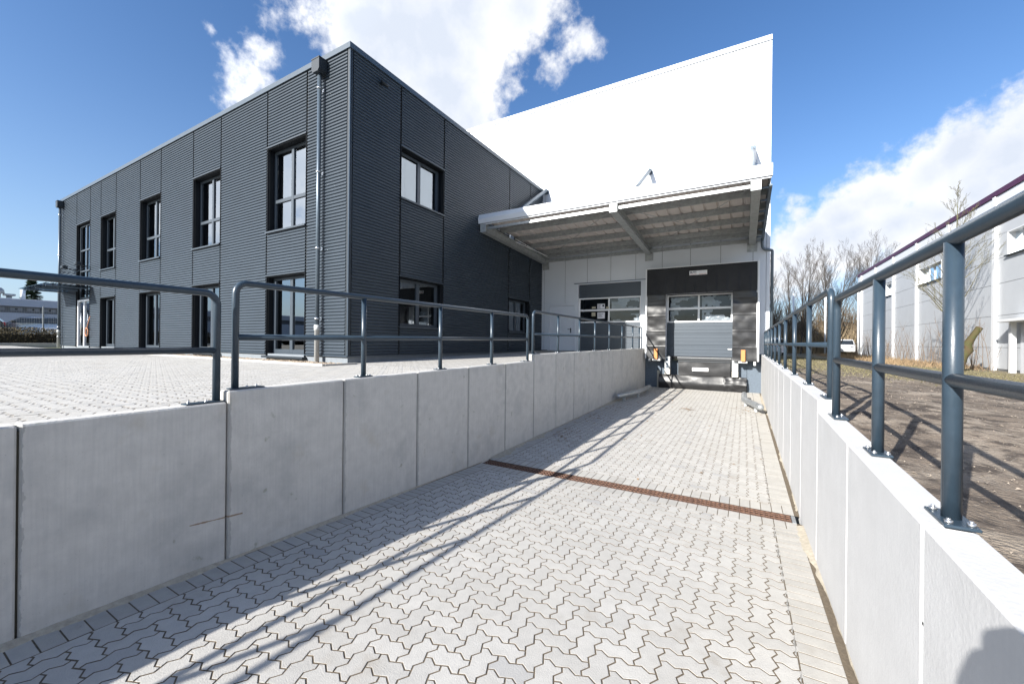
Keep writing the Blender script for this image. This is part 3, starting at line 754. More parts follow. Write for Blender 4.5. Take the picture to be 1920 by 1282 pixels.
for axis, a0, a1, z0, z1, kd in WIN:
    dep = .17 if kd != 'entry' else .10
    fr = MB(); rv = MB(); e = .012
    # reveal boards
    seg(rv, axis, a0+e, a0+e+.02, -.012, dep+.06, z0, z1); seg(rv, axis, a1-e-.02, a1-e, -.012, dep+.06, z0, z1)
    seg(rv, axis, a0+e+.02, a1-e-.02, -.005, dep+.06, z1-.03, z1-.002)
    seg(fr, axis, a0+e-.02, a1-e+.02, -.040, -.006, z1-.005, z1+.030)      # head drip
    fa, fb = a0+e+.021, a1-e-.021; F = .065
    fz0 = z0+.02; fz1 = z1-.032
    seg(fr, axis, fa, fa+F, dep, dep+.06, fz0, fz1); seg(fr, axis, fb-F, fb, dep, dep+.06, fz0, fz1)
    seg(fr, axis, fa+F, fb-F, dep, dep+.06, fz1-F, fz1); seg(fr, axis, fa+F, fb-F, dep, dep+.06, fz0, fz0+F)
    mid = (fa+fb)/2
    wn_ = obj('window' if kd != 'entry' else 'entrance_window', fr, M_frame, of)
    obj('reveal', rv, M_reveal, wn_)
    ml = MB(); pn = MB()
    if kd == 'quad':
        seg(ml, axis, mid-.05, mid+.05, dep-.004, dep+.055, fz0+F, fz1-F); tz = fz0+.36*(fz1-fz0)
        seg(ml, axis, fa+F, mid-.05, dep-.002, dep+.05, tz, tz+.09); seg(ml, axis, mid+.05, fb-F, dep-.002, dep+.05, tz, tz+.09)
    elif kd == 'entry':
        seg(ml, axis, mid-.045, mid+.045, dep-.004, dep+.055, 3.62, fz1-F)
        for tz in (5.72, 4.78, 4.42, 3.55): seg(ml, axis, fa+F, fb-F, dep-.006, dep+.052, tz, tz+.07)
    else:
        seg(ml, axis, mid-.06, mid+.06, dep-.004, dep+.055, fz0+F, fz1-F)
        seg(ml, axis, fa+F, fa+F+.05, dep-.002, dep+.05, fz0+F, fz1-F); seg(ml, axis, fb-F-.05, fb-F, dep-.002, dep+.05, fz0+F, fz1-F)
        if kd == 'door': seg(ml, axis, fa+F, mid-.06, dep-.003, dep+.05, fz0+F, fz0+F+.09); seg(ml, axis, mid+.06, fb-F, dep-.003, dep+.05, fz0+F, fz0+F+.09)
    obj('mullion', ml, M_frame, wn_)
    gz0 = fz0+F*.5 if kd != 'entry' else 3.6
    if axis == 0: pn.poly([(fa+.03, YO+dep+.03, gz0), (fb-.03, YO+dep+.03, gz0), (fb-.03, YO+dep+.03, fz1-.03), (fa+.03, YO+dep+.03, fz1-.03)])
    else: pn.poly([(XO-dep-.03, fa+.03, gz0), (XO-dep-.03, fb-.03, gz0), (XO-dep-.03, fb-.03, fz1-.03), (XO-dep-.03, fa+.03, fz1-.03)])
    obj('pane', pn, M_glass if axis == 0 else M_glass2, wn_, recalc=False)
    if kd in ('quad', 'two'):
        sb = MB(); seg(sb, axis, a0-.01, a1+.01, -.055, dep, z0-.022, z0+.004, .003); seg(sb, axis, a0-.01, a1+.01, -.058, -.046, z0-.042, z0-.018, .002); obj('sill', sb, M_frame, wn_)
    elif kd == 'door':
        sb = MB(); seg(sb, axis, a0-.04, a1+.04, -.10, dep, z0-.045, z0+.005, .004); obj('threshold', sb, M_dark, wn_)
# white roller blinds behind the upper side window
mb = MB(); mb.box(XO-.36, XO-.355, 7.62, 9.26, 5.56, 6.80); obj('roller_blind', mb, mat('blind_fabric', (0.62, .63, .66), .8), of)
# entrance door leaves in the lower entry bay
mb = MB()
seg(mb, 0, -26.55, -26.47, .02, .12, 1.38, 3.5); seg(mb, 0, -24.95, -24.87, .02, .12, 1.38, 3.5); seg(mb, 0, -26.47, -24.95, .02, .12, 3.42, 3.5); seg(mb, 0, -25.75, -25.66, .03, .11, 1.38, 3.42)
ed = obj('entrance_door', mb, M_white, of)
mb = MB(); mb.poly([(-26.45, YO+.07, 1.40), (-24.97, YO+.07, 1.40), (-24.97, YO+.07, 3.41), (-26.45, YO+.07, 3.41)]); obj('pane', mb, M_glass, ed, recalc=False)
mb = MB(); mb.tube([(-25.82, YO-.03, 1.9), (-25.82, YO-.03, 2.9)], .015, 8); obj('handle', mb, M_bolt, ed)
# glass entrance canopy on brackets with tie rods
gc = MB(); gc.box(-28.6, -24.4, 4.62, YO-.03, 3.98, 3.995); eg = obj('entrance_canopy', gc, M_cglass, of)
mb = MB()
for xx in (-27.9, -26.4, -24.9):
    mb.box(xx-.03, xx+.03, 4.75, YO-.02, 3.90, 3.96); mb.tube([(xx, 4.95, 3.98), (xx, YO-.03, 4.95)], .012, 6)
    mb.tube([(xx, 4.95, 3.96), (xx, 4.95, 4.06)], .03, 8)
    obj('bracket', mb, M_zinc, eg); mb = MB()
for xx in (-26.9, -25.0):
    mb = MB(); mb.box(xx-.16, xx+.16, YO-.42, YO-.25, 4.93, 5.06, .01); mb.tube([(xx, YO-.01, 4.93), (xx, YO-.34, 4.93)], .02, 6); mb.box(xx-.13, xx+.13, YO-.43, YO-.418, 4.95, 5.04, .0)
    obj('floodlight', mb, M_dark, of)
mb = MB(); mb.tube([(XO+.0, 6.93, 8.10), (XO+.10, 6.93, 8.10)], .05, 12); mb.tube([(XO+.09, 6.86, 8.11), (XO+.13, 7.02, 8.03)], .045, 12); obj('security_camera', mb, M_dark, of)
# downpipes with hopper heads
def downpipe(px, zbot):
    y = YO-.12; mb = MB(); mb.tube([(px, y, 2.14), (px, y, 8.04)], .046, 16); d = obj('downpipe', mb, M_zinc, of)
    mb = MB(); mb.prism([(px-.09, 8.03), (px+.09, 8.03), (px+.14, 8.09), (px+.14, 8.36), (px-.14, 8.36), (px-.14, 8.09)], 1, YO-.235, YO-.02)
    mb.box(px-.148, px+.148, YO-.243, YO-.015, 8.325, 8.345); obj('hopper_head', mb, M_dark, d)
    mb = MB(); mb.tube([(px, y, zbot), (px, y, 2.02), (px, y, 2.021), (px, y, 2.15)], [.056, .056, .066, .066], 16); obj('standpipe', mb, M_pvc, d)
    mb = MB()
    for z in (7.70, 5.74, 3.95, 2.30, 1.83):
        mb.tube([(px, y, z-.018), (px, y, z+.018)], .062, 14); mb.tube([(px, y+.05, z), (px, YO+.0, z)], .010, 6); mb.box(px-.03, px+.03, YO-.022, YO-.012, z-.03, z+.03)
    obj('pipe_clip', mb, M_bolt, d)
downpipe(-8.69, 1.255); downpipe(-28.66, 1.30)

# things at the office entrance
mb = MB(); pts = []
for i in range(60):
    a = i/60*2*math.pi*4; pts.append((-24.72+.17*math.cos(a)+.02*math.sin(3*a), YO-.10-.02*(i % 7)/7, 2.04+.18*math.sin(a)+.015*math.cos(5*a)))
mb.tube(pts, .016, 6)
mb.tube([(-24.72, YO-.1, 2.2), (-24.66, YO-.06, 2.55), (-24.50, YO-.06, 2.72)], .014, 6)
obj('cable_coil', mb, M_cable, label='coil of orange cable hanging beside the office entrance door', cat='cable')

# ------------------------------------------------------------ hall
hl = thing('warehouse_hall', (-13, 31, 1.2), 'tall white sandwich panel hall with loading dock, gate and personnel door', 'warehouse')
XH0, XH1, ZH = -29.5, .73, 12.26
seams = [.241-.988*k for k in range(0, 31)]
edges = [XH1-.10] + [.241-.988*k for k in range(0, 31)] + [XH0]
HOLES = [(-6.13, -3.45, 1.25, 4.27), (-7.43, -6.19, 1.4, 3.40), (-2.60, -.30, 1.30, 3.70)]
mb = MB()
def hpanel(mb, xa, xb, z0, z1):
    for (ha, hb, hz0, hz1) in HOLES:
        if xb > ha and xa < hb and z1 > hz0 and z0 < hz1:
            if xa < ha: hpanel(mb, xa, ha, z0, z1)
            if xb > hb: hpanel(mb, hb, xb, z0, z1)
            ma, mb_ = max(xa, ha), min(xb, hb)
            if z1 > hz1: hpanel(mb, ma, mb_, hz1, z1)
            if z0 < hz0: hpanel(mb, ma, mb_, z0, hz0)
            return
    mb.box(xa, xb, YH, YH+.12, z0, z1)
for a, b in zip(edges[:-1], edges[1:]): hpanel(mb, b+.007, a-.007, 1.47, 12.06)
obj('wall_front', mb, M_hall, hl)
mb = MB()
for a in edges[1:-1]:
    if not (-2.6 < a < -.3 or -6.13 < a < -3.45 or -7.43 < a < -6.19): mb.box(a-.0075, a+.0075, YH+.012, YH+.10, 1.48, 12.055)
    else:
        zt = 4.29 if a < -3.4 and a > -6.2 else (3.42 if a < -6 else 3.72); mb.box(a-.0075, a+.0075, YH+.012, YH+.10, zt, 12.055)
obj('wall_seams', mb, mat('panel_seam', (.10, .11, .12), .7), hl)
mb = MB(); mb.box(XH0, XH1+.012, YH-.028, YH+.30, 12.09, 12.262, .006); mb2_ = MB(); mb2_.box(XH0, XH1+.01, YH+.004, YH+.29, 12.062, 12.089); obj('coping_gap', mb2_, M_plinth, hl)
mb.box(XH1-.28, XH1+.012, YH+.31, 46, 12.09, 12.262, .006); obj('parapet_coping', mb, M_hall, hl)
mb = MB(); mb.box(XH1-.096, XH1+.006, YH-.014, YH+.10, 1.47, 12.055, .004); obj('corner_trim', mb, M_hall, hl)
mb = MB(); mb.box(XH1-.12, XH1, YH+.125, 46, 1.2, 12.08); mb.box(XH0, XH1-.12, 45.9, 46, 1.2, 12.08); mb.box(XH0, XH0+.1, YH+.125, 45.9, 1.2, 12.08); obj('wall_side', mb, M_hall, hl)
mb = MB(); mb.box(XH0+.1, XH1-.13, YH+.31, 45.9, 11.9, 12.0); obj('roof', mb, M_dark, hl)
mb = MB(); mb.box(XH0+.1, XH1-.2, YH+.15, 45.9, 1.25, 1.335); mb.box(-8, XH1-.2, YH+6, YH+6.1, 1.335, 9); obj('interior_floor', mb, M_inside, hl)
# foundation at dock
mb = MB(); mb.box(XL-.02, -2.86, YH-.0, YH+.4, -.2, 1.462); mb.box(-2.78, .12, YH+.25, YH+.5, -.2, 1.30); mb.box(.10, XR+.0, YH-.05, YH+.4, -.2, 1.462); mb.box(XR+.01, XH1, YH+.0, YH+.4, .6, 1.462); mb.box(-2.85, -2.40, YH+.02, YH+.24, .60, 1.30); mb.box(-.36, .09, YH-.03, YH+.24, .60, 1.30)
obj('dock_foundation', mb, M_found, hl)
mb = MB(); mb.box(-2.86, -2.78, YH-.04, YH+.2, -.1, .78); obj('dock_pillar', mb, mat('bare_concrete', (.38, .36, .31), .85, var=.1), hl)
mb = MB(); mb.box(XO+.02, XL-.15, YH+.01, YH+.1, 1.2, 1.46); obj('plinth', mb, M_plinth, hl)
# personnel door
mb = MB(); mb.box(-7.47, -7.40, YH-.02, YH+.10, 1.44, 3.44); mb.box(-6.24, -6.17, YH-.02, YH+.10, 1.44, 3.44); mb.box(-7.40, -6.24, YH-.02, YH+.10, 3.375, 3.44)
pd = obj('personnel_door', mb, M_hallg, hl)
mb = MB(); mb.box(-7.395, -6.245, YH+.035, YH+.08, 1.45, 3.37, .003); obj('door_leaf', mb, M_hallg, pd)
mb = MB(); mb.box(-6.243, -6.236, YH+.03, YH+.09, 1.45, 3.37); obj('door_gap', mb, M_black, pd)
mb = MB(); mb.box(-6.44, -6.39, YH+.02, YH+.036, 2.22, 2.42, .004); mb.tube([(-6.415, YH-.02, 2.37), (-6.415, YH+.03, 2.37)], .012, 8); mb.tube([(-6.415, YH-.02, 2.37), (-6.54, YH-.02, 2.37)], .011, 8); obj('handle', mb, M_black, pd)
mb = MB(); mb.box(-7.55, -6.12, YH-.045, YH-.001, 3.44, 3.47); obj('drip_rail', mb, M_hallg, hl)
# sectional doors
def sectional(name, xa, xb, z0, z1, rows, zw0, zw1, depth, label, pan):
    y = YH+depth; g_ = MB(); ph = .50
    # opening reveal
    g_.box(xa-.005, xa+.05, YH-.004, y, z0, z1); g_.box(xb-.05, xb+.005, YH-.004, y, z0, z1); g_.box(xa+.05, xb-.05, YH-.004, y, z1-.04, z1+.005)
    d = obj(name, g_, M_hallg, hl, label=label)
    pm = MB()
    def panels(za, zb):
        n = max(1, round((zb-za)/ph)); h = (zb-za)/n
        for k in range(n):
            a, b = za+k*h, za+(k+1)*h; rib = .062; q = a+.006
            while q < b-.008:
                e2 = min(q+rib*2, b-.004); pm.box(xa+.05, xb-.05, y, y+.04, q, e2-.006, .004); pm.box(xa+.05, xb-.05, y+.003, y+.04, e2-.006, e2)
                q = e2
            pm.box(xa+.05, xb-.05, y+.012, y+.04, b-.004, b+.006)
    if zw0 > z0: panels(z0, zw0)
    if zw1 < z1-.1: panels(zw1, z1-.04)
    obj('panel', pm, M_gate, d)
    fr = MB(); h = (zw1-zw0)/rows; mid = (xa+xb)/2
    for k in range(rows+1):
        z = zw0+k*h; t = .038 if k not in (0, rows) else .028
        fr.box(xa+.06, xb-.06, y-.012, y+.03, z-t, z+t, .004)
    for xx in (xa+.08, mid, xb-.08): fr.box(xx-.032, xx+.032, y-.010, y+.03, zw0+.028, zw1-.028, .004)
    f_ = obj('window_frame', fr, M_white, d)
    for k in range(rows):
        for (p, q) in ((xa+.112, mid-.032), (mid+.032, xb-.112)):
            gm = MB(); gm.poly([(p, y+.012, zw0+k*h+.03), (q, y+.012, zw0+k*h+.03), (q, y+.012, zw0+(k+1)*h-.03), (p, y+.012, zw0+(k+1)*h-.03)])
            obj('pane', gm, pan, f_, recalc=False)
    return d
gt = sectional('sectional_gate', -6.13, -3.45, 1.42, 4.27, 2, 2.66, 3.64, .10, 'dark grey sectional gate with a double row of windows', M_foil)
dk = sectional('dock_door', -2.60, -.30, 1.33, 3.70, 2, 2.62, 3.60, .12, None, M_foil)
def foil(parent, x0, x1, z0, z1, y, seed, thr):
    mb = MB(); nx_, nz_ = 26, 14
    for j in range(nz_+1):
        for i in range(nx_+1):
            x = x0+(x1-x0)*i/nx_; z = z0+(z1-z0)*j/nz_; v = Vector((x*4+seed, z*5, seed)); mb.v.append((x, y+.03+.05*mn0.noise(v)+.02*mn0.noise(v*3), z))
    for j in range(nz_):
        for i in range(nx_):
            x = x0+(x1-x0)*i/nx_; z = z0+(z1-z0)*j/nz_
            if mn0.noise(Vector((x*1.7+seed*3, z*3.2, seed))) + .25*mn0.noise(Vector((x*7, z*9, seed))) < thr: continue
            a = j*(nx_+1)+i; mb.face((a, a+1, a+nx_+2, a+nx_+1), 0, False)
    obj('protective_foil', mb, mat('crumpled_foil', (.55, .57, .60), .28, spec=.8), parent, recalc=False)
from mathutils import noise as mn0
foil(gt, -4.70, -3.60, 3.18, 3.60, YH+.14, 2.0, -.10); foil(gt, -4.65, -3.60, 2.70, 2.98, YH+.14, 7.3, .0)
foil(dk, -2.45, -1.50, 3.14, 3.56, YH+.17, 4.1, -.02); foil(dk, -1.35, -.42, 3.14, 3.56, YH+.17, 5.2, .05)
foil(dk, -2.45, -1.50, 2.66, 3.06, YH+.17, 6.4, .02); foil(dk, -1.35, -.42, 2.66, 3.06, YH+.17, 8.7, .04)
mb = MB(); mb.box(-.50, -.37, YH+.085, YH+.118, 1.60, 1.64, .008); obj('door_grip', mb, M_white, dk)
mb = MB(); mb.box(-2.55, -.35, YH+.07, YH+.125, 1.30, 1.335, .006); obj('bottom_seal', mb, M_rub, dk)
mb = MB(); mb.box(-6.25, -3.30, YH-.03, YH-.001, 4.27, 4.30); obj('gate_drip_rail', mb, M_zinc, hl)
for (p, q, z0, z1, kk) in ((-5.268, -4.955, 3.20, 3.41, 0), (-5.262, -4.950, 2.80, 3.06, 1)):
    mb = MB(); mb.box(p, q, YH+.080, YH+.084, z0, z1); mb2 = mb
    o_ = obj('paper_notice', mb, M_paper, gt)
    mb = MB(); rnd = random.Random(kk)
    for i in range(7):
        zz = z1-.035-i*.025
        if zz < z0+.02: break
        mb.box(p+.03, p+.03+rnd.uniform(.10, .24)*(1 if kk else .6), YH+.077, YH+.0795, zz-.006, zz+.002)
    if kk == 0: mb.box(q-.10, q-.03, YH+.077, YH+.0795, z1-.12, z1-.04)
    obj('print', mb, M_ink, o_)
mb = MB(); mb.box(-5.50, -5.34, YH+.080, YH+.084, 3.22, 3.30); mb.box(-5.51, -5.35, YH+.081, YH+.085, 2.90, 3.06); mb.box(-4.90, -4.78, YH+.080, YH+.084, 3.20, 3.28); obj('paper_label', mb, mat('aged_paper', (.42, .38, .28), .8), gt)
# canopy downpipe
mb = MB(); mb.tube([(.50, YH-.30, 5.36), (.50, YH-.22, 5.16)] + arc((.50, YH-.2, 5.3), (.52, YH-.15, 5.02), (.82, YH+.04, 4.98), .10) + arc((.52, YH-.15, 5.02), (.80, YH+.04, 4.98), (.80, YH+.04, 1.3), .05) + [(.80, YH+.04, 1.28)], .045, 14)
obj('downpipe', mb, M_zinc, hl)

# ------------------------------------------------------------ loading canopy
cp = thing('loading_canopy', (-3.6, 13.6, 5.2), 'white edged steel loading canopy cantilevered from the hall wall over the dock', 'canopy')
CX0, CX1, YF = -7.70, .545, 11.12
def slope(y, zf): return zf - (y-YF)*.050
mb = MB()
mb.prism([(YF-.02, 5.74), (YF-.055, 5.88), (YF-.005, 6.035), (YF+.25, 6.045), (YF+.25, 6.02), (YF+.02, 6.01), (YF-.03, 5.88), (YF+.005, 5.76), (YF+.08, 5.76), (YF+.08, 5.74)], 0, CX0-.04, CX1)
obj('fascia', mb, M_hall, cp)
mb = MB(); mb.box(CX0, CX1-.02, YF+.02, YF+.075, 5.700, 5.725, .002); obj('front_lip', mb, M_hall, cp)
mb = MB(); k = 0   # trapezoidal roof sheet, ribs along Y
x = CX0; prof = []
while x < CX1-.02:
    prof += [(x, 0), (x+.24, 0), (x+.255, -.0), (x+.275, .045), (x+.315, .045), (x+.335, 0)]; x += .335
prof = [(min(a, CX1), b) for a, b in prof]
for i in range(len(prof)-1):
    (xa, ha), (xb, hb) = prof[i], prof[i+1]
    if xb-xa < 1e-5: continue
    mb.poly([(xa, YF+.03, slope(YF+.03, 5.955)+ha), (xb, YF+.03, slope(YF+.03, 5.955)+hb), (xb, YH-.06, slope(YH-.06, 5.955)+hb), (xa, YH-.06, slope(YH-.06, 5.955)+ha)])
rs = obj('roof_sheet', mb, M_purl, cp)
md = rs.modifiers.new('thickness', 'SOLIDIFY'); md.thickness = .004
for y in (YF+.16, 12.35, 13.45, 14.5, 15.5):
    zt = slope(y, 5.945); mb = MB()
    mb.prism([(y, zt), (y+.06, zt), (y+.06, zt-.006), (y+.006, zt-.006), (y+.006, zt-.164), (y+.06, zt-.164), (y+.06, zt-.17), (y, zt-.17)], 0, CX0+.02, CX1-.03)
    obj('purlin', mb, M_galvd, cp)
for xb_ in (-7.58, -3.20, .215):
    mb = MB(); w2 = .10; z0, z1 = 5.46, 5.70
    # I-section cantilever
    for (a, b, c0, c1) in ((-w2, w2, 0, .014), (-w2, w2, .226, .24), (-.006, .006, .014, .226)):
        k = len(mb.v)
        for y in (YF+.03, YH-.01):
            for (xx, zz) in ((a, c0), (b, c0), (b, c1), (a, c1)): mb.v.append((xb_+xx, y, slope(y, 5.462)+zz))
        for i in range(4): j = (i+1) % 4; mb.face((k+i, k+j, k+4+j, k+4+i))
        mb.face((k+3, k+2, k+1, k)); mb.face((k+4, k+5, k+6, k+7))
    mb.box(xb_-w2-.01, xb_+w2+.01, YF+.010, YF+.029, 5.455, 5.706)
    b_ = obj('beam', mb, M_galvd if xb_ < 0 else M_galvd, cp)
    mb = MB(); mb.box(xb_-.15, xb_+.15, YH-.03, YH-.002, 4.98, 5.60); obj('wall_plate', mb, M_galvd, b_)
    mb = MB(); mb.tube([(xb_, YH-.05, 8.46), (xb_, 12.1, 5.93)], .085, 4); mb.box(xb_-.08, xb_+.08, YH-.03, YH-.002, 8.3, 8.62); obj('hanger_tie', mb, M_zinc, b_)
mb = MB(); mb.box(-7.46, -3.32, YF+.09, YF+.155, 5.545, 5.628, .003); mb.box(-3.08, .10, YF+.09, YF+.155, 5.545, 5.628, .003); obj('front_edge_beam', mb, M_galv, cp)
mb = MB(); mb.box(CX0+.02, .5, YH-.08, YH-.003, 5.30, 5.42); mb.box(CX0+.02, .5, YH-.16, YH-.07, 5.48, 5.62); obj('wall_angle', mb, M_galvd, cp)
mb = MB(); mb.prism([(YH-.30, 5.62), (YH-.30, 5.48), (YH-.20, 5.45), (YH-.14, 5.48), (YH-.14, 5.62), (YH-.15, 5.62), (YH-.15, 5.485), (YH-.2, 5.46), (YH-.29, 5.485), (YH-.29, 5.62)], 0, CX0+.02, CX1); obj('gutter', mb, M_galvd, cp)
mb = MB()
for (xa, xb_) in ((-7.5, -3.3), (-3.1, .12)):
    ym = (YF+.3+YH-.3)/2; mb.tube([(xa, YF+.3, 5.63), (xb_, YH-.3, 5.38)], .009, 6); mb.tube([(xb_, YF+.3, 5.63), (xa, YH-.3, 5.38)], .009, 6)
obj('bracing_rod', mb, M_galvd, cp)
mb = MB(); mb.prism([(YF+.05, 5.70), (YF+.05, 5.95), (YH-.06, 5.70), (YH-.06, 5.45)], 0, CX1-.06, CX1-.045); mb.prism([(YF+.05, 5.52), (YF+.05, 5.56), (YH-.06, 5.30), (YH-.06, 5.26)], 0, CX1-.06, CX1+.0)
for i in range(6):
    y = 11.5+i*.85; mb.box(.33, CX1-.06, y-.02, y+.02, slope(y, 5.60), slope(y, 5.64))
obj('verge_trim', mb, M_zinc, cp)
mb = MB(); mb.box(-7.40, -7.35, 13.0, 15.9, 5.50, 5.515); mb.tube([(-7.38, 13, 5.62), (-7.38, 15.9, 5.45)], .012, 6); obj('cable_conduit', mb, M_white, cp)

# ------------------------------------------------------------ dock shelter and leveller
ds = thing('dock_shelter', (-1.4, 15.8, 1.23), 'black tarpaulin dock shelter with white edge frame around the dock door', 'dock shelter')
YS = 15.60
SX0, SX1, SZ0, SZ1 = -3.18, .375, 1.235, 4.56
mb = MB(); mb.box(SX0-.03, SX0+.02, YS+.01, YH-.005, SZ0, SZ1); mb.box(SX1-.02, SX1+.03, YS+.01, YH-.005, SZ0, SZ1); mb.box(SX0+.02, SX1-.02, YS+.01, YH-.005, SZ1-.03, SZ1+.02)
mb.box(SX0-.035, SX0+.0, YS-.03, YS+.009, SZ0, SZ1+.02, .003); mb.box(SX1+.01, SX1+.055, YS-.03, YS+.009, SZ0, SZ1+.02, .003); mb.box(SX0, SX1+.01, YS-.03, YS+.009, SZ1, SZ1+.022, .003)
obj('frame', mb, M_white, ds)
def cloth(x0, x1, z0, z1, y, nx, nz_, fn):
    mb = MB()
    for j in range(nz_+1):
        for i in range(nx+1):
            x = x0+(x1-x0)*i/nx; z = z0+(z1-z0)*j/nz_; mb.v.append((x, y+fn(x, z), z))
    for j in range(nz_):
        for i in range(nx):
            a = j*(nx+1)+i; mb.face((a, a+1, a+nx+2, a+nx+1), 0, True)
    return mb
def crease(x, z):
    v = Vector((x*1.4, z*1.9, 1)); return .050*mn.noise(v) + .018*mn.noise(v*2.5)
for (a, b) in ((SX0+.01, -2.50), (-.345, SX1)):
    mb = cloth(a, b, SZ0, 3.72, YS+.012, 34, 110, lambda x, z: crease(x+z*.3, z) - .010*(1 if (z*1.78) % 1 < .02 else 0) + .022*(1 if False else 0))
    obj('side_curtain', mb, M_rubs, ds, recalc=False)
def pleat(x, z):
    t = (x-SX0)/.335; fr_ = t-math.floor(t); low = min(1, (4.35-z)/.7) if z < 4.35 else 0
    return -.010 - low*(.045*fr_) + .008*mn.noise(Vector((x*3, z*2, 0)))*low
mb = cloth(SX0+.01, SX1-.01, 3.60, SZ1-.005, YS-.004, 140, 16, pleat)
obj('top_curtain', mb, M_rub, ds, recalc=False)
for (a, b) in ((-2.883, -2.765), (-.085, .040)):
    mb = MB(); mb.box(a, b, YS-.075, YS-.058, 1.225, 1.615, .004); obj('marker', mb, M_orange, ds, label='orange marker strip on the %s side curtain' % ('left' if a < -1 else 'right'))
mb = MB(); mb.box(-2.95, -2.68, YS+.0, YS+.3, 1.17, 1.228); mb.box(-.16, .10, YS+.0, YS+.3, 1.17, 1.228); mb.box(-3.10, -3.04, YS+.0, YS+.3, 1.15, 1.23); mb.box(.28, .345, YS+.0, YS+.3, 1.10, 1.23); obj('foot_bracket', mb, M_pvc, ds)
def text_mesh(name, body, size, x, y, z, mt, parent, bold=True, sx=1.0):
    cu = bpy.data.curves.new(name+'_c', 'FONT'); cu.body = body; cu.size = size; cu.extrude = .001
    if bold: cu.offset = size*.03
    to = bpy.data.objects.new('tmp', cu); C.objects.link(to); bpy.context.view_layer.update()
    me = bpy.data.meshes.new_from_object(to.evaluated_get(bpy.context.evaluated_depsgraph_get()))
    bpy.data.objects.remove(to)
    me.materials.clear(); me.materials.append(mt); me.transform(Matrix.Rotation(R(90), 4, 'X') @ Matrix.Diagonal((sx, 1, 1, 1)))
    o = bpy.data.objects.new(name, me); C.objects.link(o); o.parent = parent
    off = Vector((0,0,0)); p = parent
    while p is not None: off += Vector(p.location); p = p.parent
    o.location = Vector((x, y, z))-off
    return o
def logo(parent, x0, z0, x1, z1, y):
    mb = MB(); mb.box(x0, x1, y, y+.006, z0, z1); s_ = obj('sign_plate', mb, mat('sign_white', (.72, .72, .72), .5), parent)
    w_ = x1-x0; h = z1-z0
    text_mesh('lettering', 'BUTT', h*.62, x0+w_*.04, y-.003, z0+h*.42, M_ink, s_, sx=1.0*w_/.57*.92)
    text_mesh('small_lettering', 'www.butt.de', h*.26, x0+w_*.56, y-.003, z0+h*.55, mat('grey_print', (.2, .2, .22), .7), s_, bold=False, sx=.95)
    mb = MB(); mb.box(x0+w_*.05, x0+w_*.40, y-.003, y-.0005, z0+h*.12, z0+h*.20); mb.box(x0+w_*.55, x1-w_*.03, y-.003, y-.0005, z0+h*.12, z0+h*.20); obj('underline', mb, M_red, s_)
logo(ds, -1.706, 4.235, -1.137, 4.385, YS-.045)
lv = thing('dock_leveller', (-1.3, 15.95, .15), 'black dock leveller front with sign plate and rubber sheet below the dock door', 'dock leveller')
YV = 15.90
mb = MB(); mb.box(-2.13, -.37, YV+.02, YV+.30, 1.20, 1.300, .01); mb.box(-2.10, -.38, YV+.05, YV+.3, .68, 1.20); obj('platform', mb, mat('painted_steel_dark', (.03, .032, .035), .45), lv)
mb = MB(); mb.box(-2.13, -.37, YV-.01, YV+.022, 1.285, 1.312, .004); obj('edge_plate', mb, M_bolt, lv)
mb = cloth(-2.07, -.40, .665, 1.155, YV-.012, 30, 12, lambda x, z: .02*mn.noise(Vector((x*2, z*3, 5)))); mb2 = MB(); 
obj('lip_cover', mb, M_rubs, lv, recalc=False)
mb = MB(); mb.box(-2.075, -.395, YV-.035, YV+.03, 1.150, 1.175, .005); obj('lip_edge', mb, mat('worn_steel', (.10, .11, .12), .35, metal=.5), lv)
logo(lv, -1.616, .822, -1.090, .945, YV-.042)
def roll(x, z):
    t = (z-.13)/.53; b = .10*math.sin(math.pi*min(1, max(0, 1-t))*.9); return -b + .028*mn.noise(Vector((x*1.8, z*5, 9))) + (.03*mn.noise(Vector((x*6, z*9, 3))) if x > -.6 else 0)
mb = cloth(-2.77, .085, .135, .66, YV+.02, 90, 22, roll)
obj('rubber_sheet', mb, M_rubs, lv, recalc=False)
for (x0, x1, nm) in ((-2.55, -2.37, 'left'), (-.355, -.165, 'right')):
    mb = MB(); mb.box(x0, x1, YV-.10, YV+.2, .885, 1.325, .01); q = obj('buffer', mb, mat('buffer_grey', (.42, .44, .45), .5, var=.1), lv)
    if nm == 'left':
        for zz in (1.22, 1.06, .96):
            mb = MB(); mb.box(x0+.05, x1-.05, YV-.112, YV-.101, zz-.05, zz+.03, .004); obj('buffer_recess', mb, M_found, q)
    else: mb = MB(); mb.tube([(x0+.1, YV-.11, 1.04), (x0+.1, YV-.09, 1.04)], .03, 10); obj('bolt', mb, M_bolt, q)
    mb = MB(); mb.box(x0, x1, YV-.10, YV+.2, .665, .878, .006); obj('buffer_block', mb, mat('pale_block', (.55, .53, .48), .8), lv)

# ------------------------------------------------------------ wheel guides
def guide(label, pts, legs):
    t = thing('wheel_guide', (legs[0][0], legs[0][1], floor_z(legs[0][1])), label, 'wheel guide', 'galvanised wheel guides on the ramp')
    a, b, c = pts; mb = MB(); A = Vector(a); Bv = Vector(b); Cv = Vector(c)
    d0 = (A-Bv).normalized(); d1 = (Cv-Bv).normalized()
    P = [tuple(A+d0*.055), tuple(A+d0*.045), tuple(A+d0*.02), a] + arc(a, b, c, .25, 5) + [c, tuple(Cv+d1*.02), tuple(Cv+d1*.045), tuple(Cv+d1*.055)]
    rad = [.012, .042, .066, .075] + [.075]*6 + [.075, .066, .042, .012]
    mb.tube(P, rad, 18); obj('pipe', mb, M_galv, t)
    for (x, y) in legs:
        mb = MB(); z = floor_z(y); mb.box(x-.035, x+.035, y-.05, y+.05, z-.05, .26, .004); obj('leg', mb, M_galv, t)
